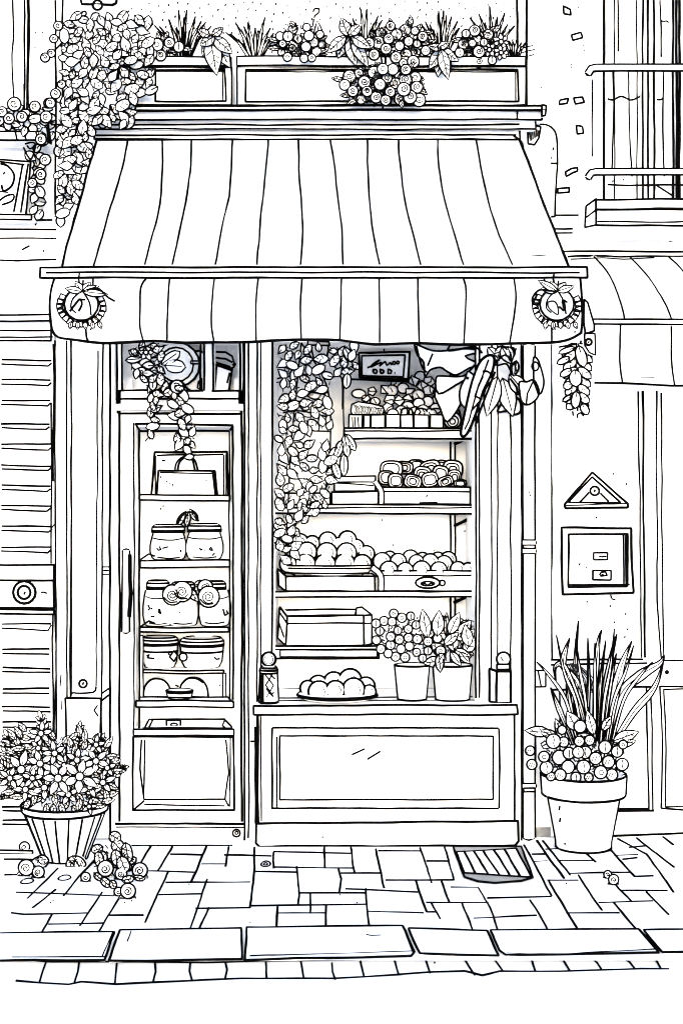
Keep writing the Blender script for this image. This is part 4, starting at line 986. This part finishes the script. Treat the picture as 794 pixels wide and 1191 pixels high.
# ============================================================ TRAILING VINES
def vine(name, lab, polys, stems, Y0, Y1, dmin, L, W, seed, w=1.6, loose=(), hatch_n=60, pv=.35, extra=None, shapes=('leaf','round','drop')):
    x, y = stems[0][0]
    t = thing(name, lab, 'vine', tuple(P(x, y, Y1)))
    b = B()
    for s_ in stems: b.ln(s_, Y1, 1.6, smooth=True)
    b.build('stem', t)
    b = B()
    for i, p in enumerate(polys):
        backing(b, p, Y1-.002, hatch_n)
        leafmass(b, p, dmin, Y0, Y1-.01, L, W, seed+i, w=w, shapes=shapes, pv=pv, hat=3)
    for (x, y, a, l_, w_) in loose: b.lf(x, y, (Y0+Y1)/2, a, l_, w_, w=w, shape='round')
    if extra: extra(b)
    b.build('leaves', t)
    return t
def ex1(b):
    for x, y, r in ((68,30,4.5),(63,45,4),(53,67,4.5),(60,62,4),(65,109,5),(59,120,5),(72,98,4),(70,176,6),(120,144,4.5)): b.rose(x, y, -.37, r, 1.6, 1.0)
    for q in ([(85,20),(97,13),(100,16),(95,22)], [(68,30),(75,40),(72,50),(60,62)], [(73,120),(66,118)], [(66,42),(74,47)]): b.ln(q, -.36, 1.5, smooth=True)
vine('trailing_vine', 'huge leafy vine tumbling over the left planter and beside the awning',
     [[(72,48),(85,18),(100,20),(140,20),(172,22),(176,55),(180,65),(179,108),(165,112),(150,118),(125,112),(105,125),(88,130),(75,118),(74,80)],
      [(78,118),(112,118),(108,140),(104,170),(106,198),(98,205),(92,185),(84,190),(78,200),(68,180),(70,150)],
      [(84,190),(94,192),(91,215),(88,235),(76,256),(68,258),(68,240),(70,215),(66,205)], [(142,120),(155,122),(153,144),(143,146)], [(108,128),(135,125),(150,132),(130,142),(112,140)]],
     [[(150,60),(110,60),(95,110),(88,160),(80,200),(76,252)], [(150,60),(152,100),(148,143)], [(110,60),(85,30),(70,32)]], -.46, -.34, 8.6, 16.5, 10, 21, extra=ex1, hatch_n=130)
# vine in front of the transom and door
def ex2(b):
    b.lf(150, 408, -.14, -25, 16, 9, w=1.7); b.lf(146, 419, -.14, 5, 20, 8, w=1.6); b.ln([(162,405),(170,402),(178,406)], -.15, 1.5); b.daisy(170, 410, -.13, 9, 6, 1.4)
    b.rose(165, 433, -.13, 5, 1.5); b.rose(206, 450, -.12, 7, 1.7)
vine('hanging_vine', 'flowering vine hanging over the transom and glazed door',
     [[(156,402),(186,402),(190,430),(186,462),(178,474),(172,460),(166,440),(152,432)], [(176,460),(184,462),(182,480),(180,508),(172,510),(174,490)], [(190,448),(214,452),(220,480),(228,508),(222,520),(206,518),(206,500),(200,470)], [(214,512),(222,514),(222,532),(216,532)]],
     [[(172,402),(178,440),(180,470),(178,505)], [(178,440),(208,460),(212,495),(219,530)]], -.17, -.08, 8, 14, 8.5, 31, extra=ex2, hatch_n=45,
     loose=[(188,424,35,26,12),(192,425,-5,24,15),(178,440,-90,14,9)])
# vine in the window
def ex3(b):
    # small shelf pot and leaves at the top of the vine
    b.ln([(358,396),(382,398),(383,402),(358,401)], -.02, 1.6, closed=True); b.ln([(361,402),(365,418),(380,420),(382,403)], -.02, 1.8)
    b.ln([(392,407),(400,405),(410,408),(414,400)], -.02, 1.6, smooth=True)
    for x, y, a, L in ((404,434,-95,18),(400,404,-60,20),(398,512,-110,22),(400,506,-80,26),(402,505,-60,22),(400,528,-90,26),(392,520,-120,18),(388,538,-70,20)): b.lf(x, y, -.06, a, L, 9, w=1.7, shape='round')
    for q in ([(400,440),(399,470),(401,540)], [(322,440),(345,436)], [(335,466),(380,470)], [(330,480),(350,478),(380,485)], [(358,418),(392,420)], [(340,500),(384,502)], [(384,440),(397,440),(398,476)], [(346,455),(378,460),(379,476)]): b.ln(q, -.02, 1.5, smooth=True)
vine('climbing_vine', 'long dense vine hanging down the left side of the shop window',
     [[(327,400),(345,397),(350,440),(335,470),(327,470)], [(352,408),(372,402),(384,440),(380,478),(350,470),(346,440)], [(385,404),(414,402),(414,432),(400,440),(388,430)], [(325,470),(380,476),(384,494),(340,500),(325,498)],
      [(324,500),(360,498),(364,540),(356,560),(350,600),(338,620),(325,640)], [(372,520),(382,515),(388,560),(378,592),(366,598),(362,560)], [(325,610),(342,608),(350,625),(346,645),(334,652),(325,648)], [(352,560),(366,560),(364,600),(354,606)]],
     [[(350,398),(345,450),(338,520),(335,600),(333,650)], [(350,398),(380,450),(384,520),(376,590)]], -.12, 0.0, 10.5, 15, 9.2, 41, extra=ex3, hatch_n=42, pv=.2, w=1.5)
# berry vine at the upper left window
t = thing('window_box', 'small window box at the far left overflowing with round flowers', 'planter', tuple(P(20, 165, -.05)))
b = B(); b.box(-60, 153, 46, 163, -.08, .15, 1.9); 
for x in (18, 28, 42): b.ln([(x,153),(x+2,163)], -.083, 1.6)
b.build('box', t)
b = B(); backing(b, blob(35, 140, 26, 16), -.03, 90); leafmass(b, [(0,128),(60,122),(62,160),(0,152)], 9, -.1, -.05, 14, 9, 5, w=1.6); leafmass(b, [(34,165),(50,165),(46,250),(36,250)], 8, -.03, .06, 13, 9, 6, w=1.6)
b.ln([(56,145),(60,168),(57,165),(55,148)], -.1, 2.0); b.ln([(28,172),(36,186),(42,170),(38,166),(30,168)], -.05, 1.8, smooth=True)
b.ln([(28,98),(28,128)], -.02, 1.5); b.build('foliage', t)
for x, y, r in ((17,121,7),(11,138,5.5),(26,136,5.5),(3,130,5),(41,124,5.5),(54,136,6),(48,162,5.5),(53,186,5.5),(48,203,5),(38,213,4.5),(57,120,5)):
    b = B(); b.rose(x, y, -.13, r, 1.7, 1.2); b.build('flower', t)
FB = thing('framed_picture', 'picture with curly shapes in a thick frame at far left', 'picture', tuple(P(15, 253, 0)))
b = B(); b.prism([(-30,183),(36,188),(30,250),(-30,248)], -.0, .03, 1.9); b.ln([(-5,187),(29,192)], -.003, 1.5); b.ln([(27,190),(17,247)], -.003, 1.8); b.ln([(33,190),(24,248)], -.003, 2.0); b.box(-60, 249.5, 37, 255, -.02, .1, 1.8); b.build('frame', FB)
b = B(); b.ln([(2,215),(5,222),(14,216),(17,203),(10,193),(1,190)], -.004, 2, smooth=True); b.ln([(-4,236),(6,228),(16,226),(14,233),(2,238)], -.004, 1.9, smooth=True); b.ln([(4,203),(6,200)], -.004, 1.6); b.ln([(-3,222),(10,224)], -.004, 1); b.build('drawing', FB)

# ============================================================ flowers and pod at the top right of the window
t = thing('hanging_bouquet', 'bouquet of big trumpet petals hanging in the top right of the window', 'bouquet', tuple(P(570, 402, -.12)))
def petal(b, pts, Y, w=2.0, m=WHITE, sm=True, t=.006):
    q = [Vector((x, y, 0)) for x, y in pts]
    if sm: q = catmull(q, 3, True)
    b.prism([(p.x, p.y) for p in q], Y, t, w, m)
b = B()
for k, (pts, Y) in enumerate((([(482,401),(488,402),(503,408),(520,408),(545,406),(566,409),(540,414),(556,424),(545,428),(530,436),(520,432),(512,427),(500,430),(494,438),(493,422),(486,414)], -.02),
     ([(507,440),(515,438),(538,438),(552,424),(562,414),(558,430),(530,448),(510,458)], -.03), ([(541,438),(545,432),(560,450),(548,475),(536,470),(534,455)], -.05),
     ([(505,456),(525,445),(540,438),(534,455),(535,470),(520,490),(512,475)], -.0))): petal(b, pts, Y, 1.9)
for q in ([(503,411),(497,425)], [(523,402),(522,408),(551,404),(561,411)], [(484,402),(490,425),(496,433)], [(540,438),(545,440)]): b.ln(q, -.06, 2.0, smooth=True)
b.build('broad_petal', t)
b = B()
for (x, y, a, L, W) in ((578,438,-105,48,19),(584,440,-75,46,20),(592,436,-50,34,18),(583,404,-60,22,12),(567,404,-50,20,11),(574,412,20,20,12),(590,403,-75,18,10),(596,404,-95,14,6),(600,420,-100,18,8)):
    b.lf(x, y, -.13-.004*(x % 7), a, L, W, w=1.9, N=7)
b.ln([(572,413),(576,424),(588,423),(593,430),(594,418),(586,413),(577,420)], -.18, 2.0, smooth=True)
for q in ([(597,404),(598,412),(600,405)], [(598,420),(600,432)], [(592,440),(600,450),(602,460)]): b.ln(q, -.17, 1.8)
petal(b, [(578,478),(592,460),(604,466),(605,478),(598,482),(590,478)], -.1, 2.2)
b.hatch(586, 404, 592, 420, -.19, 8, 4, 6, 1.0); b.build('petal', t)
b = B(); petal(b, [(566,414),(574,415),(573,430),(562,455),(556,472),(546,498),(540,507),(536,505),(538,490),(546,455),(556,425)], -.22, 2.6, t=.02)
b.ln([(560,432),(566,432),(571,436)], -.224, 1.8, smooth=True); b.ln([(556,451),(562,438),(557,447),(552,462)], -.224, 1.6); b.ln([(552,460),(560,464),(548,478)], -.224, 1.8); b.ln([(568,418),(556,450),(545,490),(540,500)], -.224, 1.5); b.ln([(575,432),(568,452),(558,478),(553,495),(557,482)], -.215, 2.2); b.ln([(577,420),(575,425)], -.224, 1.5)
b.build('long_seed_pod', label='long slanted pod with inked panels hanging over the top shelf end', cat='pod')
t = thing('bell_flower', 'bell-shaped blossom with one long petal clinging to the drainpipe', 'flower', tuple(P(615, 472, -.18)))
b = B(); petal(b, [(620,415),(626,420),(631,438),(631,450),(627,458),(621,448),(620,430)], -.16, 2.0); b.circ(622, 426, -.165, 4, 1.3, 5); b.build('long_petal', t)
b = B(); petal(b, [(604,445),(612,445),(620,443),(626,454),(624,464),(615,471),(607,468),(604,455)], -.19, 2.2); b.ln([(620,443),(613,458),(612,470)], -.194, 1.7); b.ln([(620,443),(626,460)], -.194, 1.6); b.build('bell', t)
# herb bunch under the side bracket
t = thing('dried_herb_bunch', 'bunch of thick herb leaves hanging under the awning bracket', 'herbs', tuple(P(676, 396, -.5)))
b = B(); b.ln([(675,396),(669,420),(670,450),(671,478)], -.48, 1.8, smooth=True); b.build('stem', t)
b = B(); k = 0
for i, y in enumerate((400,408,418,428,438,448,458,466)):
    for sg in (-1, 1):
        k += 1
        b.lf(671+sg*1, y, -.5-.006*(k % 5), (-90-sg*-50) if sg > 0 else -140, 22-i*1.0, 9.5, w=1.8, shape='round', hat=2, vein=0)
for q, w_ in (((650,404,671,400),1.8),((648,422,662,414),2),): b.ln([q[:2], q[2:]], -.52, w_)
for (x, y, a, L, W) in ((668,404,-160,20,6),(662,416,-155,16,7),(664,430,-150,15,8),(664,446,-150,10,9),(664,460,-145,12,5),(672,402,-75,26,12),(668,430,-85,20,14),(670,455,-95,20,10),(676,470,-60,14,9)): b.lf(x, y, -.53, a, L, W, w=1.8, shape='round', vein=.5)
b.ln([(665,478),(666,484)], -.5, 1.6); b.ln([(671,486),(671,482),(675,480),(678,484),(679,478)], -.5, 1.6)
b.build('leaves', t)
# ornaments tied to the awning bar
def ornament(cx, cy, sgn, lab):
    t = thing('fruit_ornament', lab, 'ornament', tuple(P(cx, cy+22, YB-.05)), 'fruit ornaments on the awning')
    b = B(); Y = YB-.04
    b.ball(P(cx, cy, Y), 19*U(Y), 1.9, 18*U(Y), .04)
    fy = Y-.045
    b.ln([(cx-2,cy-14),(cx-10,cy-6),(cx-12,cy+4),(cx-6,cy+10)], fy, 1.4, smooth=True); b.ln([(cx+2,cy-14),(cx+9,cy-2),(cx+11,cy+12)], fy, 1.5, smooth=True)
    if sgn < 0: b.ln([(cx-14,cy+8),(cx-6,cy-2),(cx-2,cy-6),(cx,cy),(cx-4,cy+8)], fy, 2, smooth=True); b.ln([(cx-2,cy-6),(cx+5,cy-5)], fy, 1.6)
    else: b.ln([(cx+1,cy+1),(cx-3,cy-4),(cx-10,cy-3),(cx-9,cy+4),(cx+1,cy+12),(cx+1,cy+1)], fy, 1.4, smooth=True); b.ln([(cx+3,cy+2),(cx+9,cy+7),(cx+7,cy-5),(cx+13,cy-2)], fy, 1.5, smooth=True); b.hatch(cx-2, cy-8, cx+8, cy+4, fy, 8, 4, 5, 1)
    b.build('fruit', t)
    b = B()
    for i in range(17):
        a = -math.pi*.12+i*(math.pi*1.28)/16 if True else 0
        x, y = cx+25*math.cos(a), cy+2+21*math.sin(a)
        s_ = 4.6
        b.prism([(x+s_*math.cos(a+q), y+s_*math.sin(a+q)) for q in (.7, 2.2, 3.9, 5.4)], YB-.035, .02, 1.25)
    b.build('bead_garland', t)
    b = B(); Y = YB-.06
    for a, L in ((170,20),(125,14),(60,14),(30,20),(5,30) if sgn < 0 else (150,26)): b.lf(cx+1, cy-15, Y-.0005*L, a-(12 if a < 90 else 0), L, 8, w=1.4, N=6)
    if sgn < 0: b.ln([(cx+6,cy-16),(cx+18,cy-18),(cx+30,cy-8),(cx+39,cy-3)], Y-.02, 2, smooth=True)
    else: b.ln([(cx-6,cy-16),(cx-20,cy-17),(cx-28,cy-8),(cx-28,cy)], Y-.02, 2, smooth=True); b.ln([(cx-22,cy-12),(cx-27,cy-2)], Y-.02, 1.6)
    b.ln([(cx-1,cy-15),(cx-4,cy-30),(cx-3,cy-36)], Y+.01, 1.8); b.ln([(cx+1,cy-15),(cx+2,cy-28)], Y+.01, 1.6)
    for i in range(5): b.lf(cx-12+i*8, cy+20, Y+.02, -100+i*8, 9, 5, w=1.2)
    b.build('leaves', t)
ornament(95, 354, -1, 'round fruit ornament at the left end of the valance')
ornament(647, 354, 1, 'round fruit ornament with a heart mark at the right valance end')

# ============================================================ POTTED PLANTS
def pot(b, cx, c, rb, rt, h, band=0, bw=1.12, w=2.2, inner=True):
    if band:
        b.lathe(cx, c, [(rb,0),(rb*1.01,h*.1),(rt,h-band),(rt*bw,h-band+.3),(rt*bw*1.03,h),(rt*bw*.95,h),(rt*bw*.9,h-6)], rings=(0,3,4), w=w)
    else: b.lathe(cx, c, [(rb,0),(rt,h),(rt*.93,h),(rt*.9,h-4)], rings=(0,1), w=w)
# counter pots
for i, (cx, rt, rb, lab, grp) in enumerate(((479, 19.5, 15.5, 'white pot of dark round berries on the counter', None), (526, 22, 18.5, 'white pot of pointed leaves on the counter by the frame', None))):
    Y = .0; c = Vector((X(cx, Y), Y, ZC)); pb = base(ZC, Y)-1
    t = thing('potted_plant', lab, 'potted plant', tuple(c))
    b = B(); pot(b, cx, c, rb, rt, 41, w=2.1); b.build('pot', t)
    if i == 0:
        b = B(); backing(b, [(438,722),(455,718),(490,720),(505,740),(505,762),(460,766),(436,752)], .0, 330, 1.4); b.build('foliage', t)
        for x, y in scatter([(436,722),(445,716),(474,710),(490,724),(508,736),(512,758),(490,766),(455,764),(436,756)], 9.4, 3):
            b = B(); b.berry(x, y, random.uniform(-.09, -.04), random.uniform(3.8, 4.7), 1.5, random.choice((0, 0, 1, 3))); b.build('berry', t)
    else:
        b = B(); backing(b, [(505,745),(515,722),(548,722),(549,762),(508,764)], .03, 100)
        rnd = random.Random(6)
        for x, y, a, L, W in ((498,748,70,32,17),(500,750,95,26,14),(510,748,80,32,18),(520,745,110,30,17),(519,740,90,28,6),(524,745,60,28,16),(532,745,80,26,15),(536,750,50,24,15),
                              (540,760,60,22,14),(518,762,140,22,14),(528,758,100,24,14),(535,765,20,16,10),(512,768,190,20,12)): b.lf(x, y, rnd.uniform(-.07, .0), a, L, W, w=1.6, hat=5, N=6)
        for x, y, a, L, W in ((510,762,-85,20,10),(524,758,-55,20,9),(515,760,-120,16,10),(534,758,-50,18,9),(528,756,-20,20,9)): b.lf(x, y, -.1, a, L, W, w=1.8)
        for x, y, r in ((541,728,6),(512,757,5)): b.rose(x, y, -.07, r, 1.3, 1.3)
        for x, y, a, L, W in ((497,742,100,34,13),(508,740,85,30,14),(522,738,65,28,13),(532,740,50,24,13),(545,752,100,26,13),(516,750,40,22,11),(540,745,140,20,10)): b.lf(x, y, -.08-rnd.random()*.02, a, L, W, w=1.5, hat=3)
        b.build('foliage', t)
# right pot
yb = 986; g = GR(680, yb); g = Vector((P(678, 0, g.y).x, g.y, 0))
t = thing('potted_plant', 'large rimmed round pot of tall blades and berries beside the drainpipe', 'potted plant', tuple(g))
b = B(); pot(b, 678, g, 31, 41, 86, band=24, bw=1.15, w=2.4)
fy = g.y-37*U(g.y)
for q in ([(651,937),(650,942)], [(651,951),(650,956)], [(655,981),(657,982)]): b.ln(q, fy+.02, 1.8)
b.build('pot', t)
b = B(); Y = g.y
def blade(b, pts, wd, Y, w=1.35, mid=True, hatn=0):
    c = catmull([Vector((x, y, 0)) for x, y in pts], 5); n = len(c); L, Rr = [], []
    for i, p in enumerate(c):
        d = (c[min(n-1, i+1)]-c[max(0, i-1)]).normalized(); f = i/(n-1); k = wd*.5*(.55+.9*f if f < .5 else 2.0*(1-f))
        yy = Y-.05*math.sin(f*3)
        L.append(P(p.x-d.y*k, p.y+d.x*k, yy)); Rr.append(P(p.x+d.y*k, p.y-d.x*k, yy))
    for i in range(n-1): b.face([L[i], L[i+1], Rr[i+1], Rr[i]])
    b.tube(L+Rr[::-1], w, True, flat=True, wob=.2, n=4)
    if mid: b.tube([a.lerp(q, .5)+Vector((0, -.002, 0)) for a, q in zip(L, Rr)], w*.6, flat=True, wob=.2, n=3)
for i, (pts, wd) in enumerate((([(676,870),(668,810),(669,760),(672,722)], 5), ([(690,860),(692,800),(695,750),(699,733)], 6), ([(700,862),(702,810),(710,765),(717,737)], 7), ([(680,865),(684,800),(683,742)], 4),
     ([(694,862),(697,800),(704,745)], 4), ([(704,868),(712,820),(722,775),(734,746)], 11), ([(704,868),(720,810),(745,785),(766,772),(772,762)], 12), ([(710,870),(735,830),(760,800),(771,770)], 9),
     ([(688,858),(675,805),(660,780),(650,772)], 8), ([(684,860),(672,815),(655,775),(645,776),(646,792)], 7), ([(656,780),(655,765),(662,742)], 7), ([(700,864),(708,800),(716,760)], 6), ([(672,868),(662,820),(658,790)], 6), ([(667,866),(650,825),(640,800)], 6))):
    blade(b, pts, wd, Y+.05-.012*(i % 6))
for x, y, a, L, W in ((640,852,175,30,12),(650,858,160,26,10),(672,850,120,26,16),(690,855,105,30,12),(700,850,60,20,10),(712,862,20,32,14),(716,866,10,24,10),(655,862,110,28,10),(690,858,170,20,8)): b.lf(x, y, Y-.12, a, L, W, w=1.7, hat=3)
for k in range(0, 13, 2):
    x0 = 672+k*3.2; f = (k-6)/6
    blade(b, [(x0, 868), (x0+f*14, 815), (x0+f*34, 775+abs(f)*10), (x0+f*48, 748+abs(f)*22-(k % 3)*12)], 4, Y-.03-.01*(k % 4), 1.2, mid=False)
for k in range(16): x = 668+k*3; b.ln([(x, 850), (x+(x-685)*.35, 800-random.random()*20)], Y+.03, 1.0, m=PEN, n=3)
for k in range(14): b.ln([(652+k*1.6, 771+abs(k-7)*.4), (656+k*2.6, 790), (662+k*2, 806)], Y-.02, 1.0, m=PEN, n=3, smooth=True)
backing(b, [(628,862),(725,862),(722,898),(634,898)], Y-.11, 900, 1.4)
b.build('foliage', t)
for x, y, r, k in ((643,862,9,1),(616,873,5.5,2),(632,880,6.5,0),(618,889,6,2),(635,893,8,1),(650,881,9,3),(655,863,6,2),(661,876,7,1),(672,875,7,1),(680,875,7.5,1),(660,892,8,3),(678,892,8.5,1),(703,869,8,1),(692,882,7.5,2),(707,886,7.5,2),(717,874,7,1),(723,889,7.5,1),
                   (698,898,8,0),(651,901,7,2),(669,904,6,1),(711,901,7,2),(673,862,6,0),(685,861,6,2),(674,845,7.5,3),(653,849,5,3),(684,904,5,2),(640,903,5,2),(724,866,5,0)):
    b = B(); b.berry(x, y, Y-.14-.017*(int(x*7+y) % 5), r*.84, 1.7, k); b.build('berry', t)
# left pot
yb = 1005; g = GR(76, yb); g = Vector((P(76, 0, g.y+.09).x, g.y+.09, 0))
t = thing('potted_plant', 'large ribbed tapering pot of daisies and fern leaves at left', 'potted plant', tuple(g))
hb = 65; b = B(); prof = [(24,0),(46,hb-9),(48,hb-8),(49.5,hb),(46,hb),(44,hb-4)]
b.lathe(76, g, prof, rings=(0,2,3), w=2.4)
u = U(g.y)
for a in (-62,-42,-22,-3,16,36,58,-75,74):
    q = []
    for k in range(7):
        f = k/6*.94+.03; r = (24+22*f)*u+.001; h = (hb-9)*f*u; an = R(a-90)
        q.append(g+Vector((r*math.cos(an), r*math.sin(an), h)))
    b.tube(q, 2.1, wob=.5)
b.build('pot', t)
b = B(); Y = g.y-.05; rnd = random.Random(4)
poly = [(6,865),(30,850),(50,862),(95,858),(125,870),(134,900),(122,932),(95,940),(60,938),(20,925),(5,905)]
backing(b, poly, Y+.02, 420, 1.0)
def fern(b, x, y, a, L, Y, n=6):
    ca, sa = math.cos(R(a)), math.sin(R(a)); b.ln([(x,y),(x+ca*L,y-sa*L)], Y, 1.5)
    for i in range(n):
        f = .3+.7*i/n; px, py = x+ca*L*f, y-sa*L*f; s_ = L*.3*(1.15-f*.7)
        for sg in (-1, 1): b.lf(px, py, Y-.003*i, a+sg*48, s_, s_*.42, w=1.2, vein=.5)
    b.lf(x+ca*L*.9, y-sa*L*.9, Y-.02, a, L*.22, L*.1, w=1.2, vein=.5)
for x, y, a, L in ((30,895,118,48),(60,880,105,50),(92,885,88,42),(108,890,70,36),(20,900,150,36),(15,905,175,26),(118,900,15,30),(112,910,-20,26),(22,918,205,24),(40,928,230,20),(130,905,40,20),(100,915,-60,24)): fern(b, x, y, a, L, Y-.01)
for i, (x, y) in enumerate(scatter(poly, 7, 9)):
    a = math.degrees(math.atan2(895-y, x-68))+rnd.uniform(-50, 50); b.lf(x, y, Y-.03-rnd.random()*.04, a, rnd.uniform(12, 18), 7, w=1.3, hat=4)
b.build('foliage', t)
for x, y, r, a in ((25,895,20,10),(48,853,13,20),(47,888,16,40),(68,905,19,0),(93,903,21,25),(112,885,15,50),(90,884,14,5),(64,876,14,30),(45,870,11,0),(120,910,14,15),(52,916,15,60),(80,924,13,33),(30,918,14,44),(112,866,11,10),(104,938,9,0),(12,905,13,5),(75,890,11,9),(105,915,13,70),(125,893,11,20),(38,905,12,12)):
    b = B(); b.daisy(x, y, Y-.1-(x % 5)*.008, r, 6 if r > 15 else 5, 1.35, a, .45); b.build('flower', t)

# ============================================================ FLOWERS lying on the pavement
def ground_c(px, py, r): return GR(px, py+r*1.2)
FF = [(29,985,5.5,'small curled rose on the doorstep edge left of the ribbed pot'),(31,1009,9,'larger open rose on the pavement left of the ribbed pot'),(45,1014,6.5,'smaller rose touching the larger one left of the ribbed pot'),
      (123,1010,9,'ring-centred rose in the heap right of the ribbed pot'),(163,1012,8.5,'rose at the far right of the fallen heap'),(149,1036,8.5,'lowest fallen rose, nearest the kerb'),(138,1037,4.5,'tiny bud beside the lowest fallen rose'),(100,1020,5,'small bud left of the fallen heap'),
      (141,1016,6.5,'hatched small rose in the middle of the heap'),(118,997,7,'dark rose tucked at the heap top against the pot'),(713,1023,5.5,'tiny curled rose lying right of the grate'),(706,1017,4,'tiny bud lying by the curled rose at right'),(148,1008,5,'small pale bud behind the heap middle')]
for x, y, r, lab in FF:
    q = ground_c(x, y, r); c = P(x, y, q.y); b = B(); u = U(q.y)
    b.rose(x, y, q.y, r*.93, 1.7, 1.6 if r > 6 else 1.1)
    for a in (200, 330): b.lf(x, y+r*.5, q.y+.01, a, r*1.3, r*.7, w=1.4, hat=2)
    b.build('fallen_flower', label=lab, cat='flower', group='flowers fallen on the pavement')
t = thing('fallen_foliage', 'heap of leaves and petals fallen right of the ribbed pot', 'leaves', tuple(GR(130, 1020)))
b = B()
for x, y, a, L, W in ((132,978,-50,16,14),(128,970,-30,14,13),(146,980,-80,24,12),(134,988,-80,20,12),(120,985,200,14,10),(114,990,-80,20,10),(140,996,-70,20,14),(126,1000,-20,18,12),(118,1022,-40,14,9),(130,1024,-70,10,8),(142,1024,10,14,8),(155,1020,-10,14,6),(110,1016,-40,12,7),(148,1004,30,12,8),(136,1010,-20,12,8)):
    Y = GR(x, max(1012, y+2+max(0, -math.sin(R(a)))*L+W*.5)).y-.004*(x % 4); b.lf(x, y, Y, a, L, W, w=1.8, hat=4, shape='round')
backing(b, [(112,985),(145,985),(150,1018),(115,1018)], GR(130, 1018).y+.05, 60, 1.0)
b.build('petals', t)
b = B(); Y = GR(88, 1008).y
backing(b, blob(88, 1003, 9, 6), Y-.004, 50, 1.1); petal(b, [(77,1008),(80,999),(88,996),(96,999),(100,1006),(94,1010),(84,1008)], Y, 1.8, t=.03); 
for q in ([(80,1000),(88,1007)], [(86,998),(93,1008)], [(82,1006),(90,1000)]): b.ln(q, Y-.005, 1.1)
b.build('dark_leaf_clump', label='small hatched clump lying at the foot of the ribbed pot', cat='leaves')
b = B(); Y = GR(50, 1012).y; petal(b, [(38,1000),(50,994),(57,1000),(52,1008),(40,1006)], Y+.05, 1.7); backing(b, blob(48, 1001, 8, 5), Y+.045, 40, 1.1); b.build('dark_leaf_clump', label='hatched leaf tucked behind the roses left of the ribbed pot', cat='leaves')
b = B(); b.box(-60, 989, 38, 993, GR(20, 993).y, .1, 1.8); b.build('low_ledge', label='thin dark ledge at ground level behind the left pot', cat='ledge')
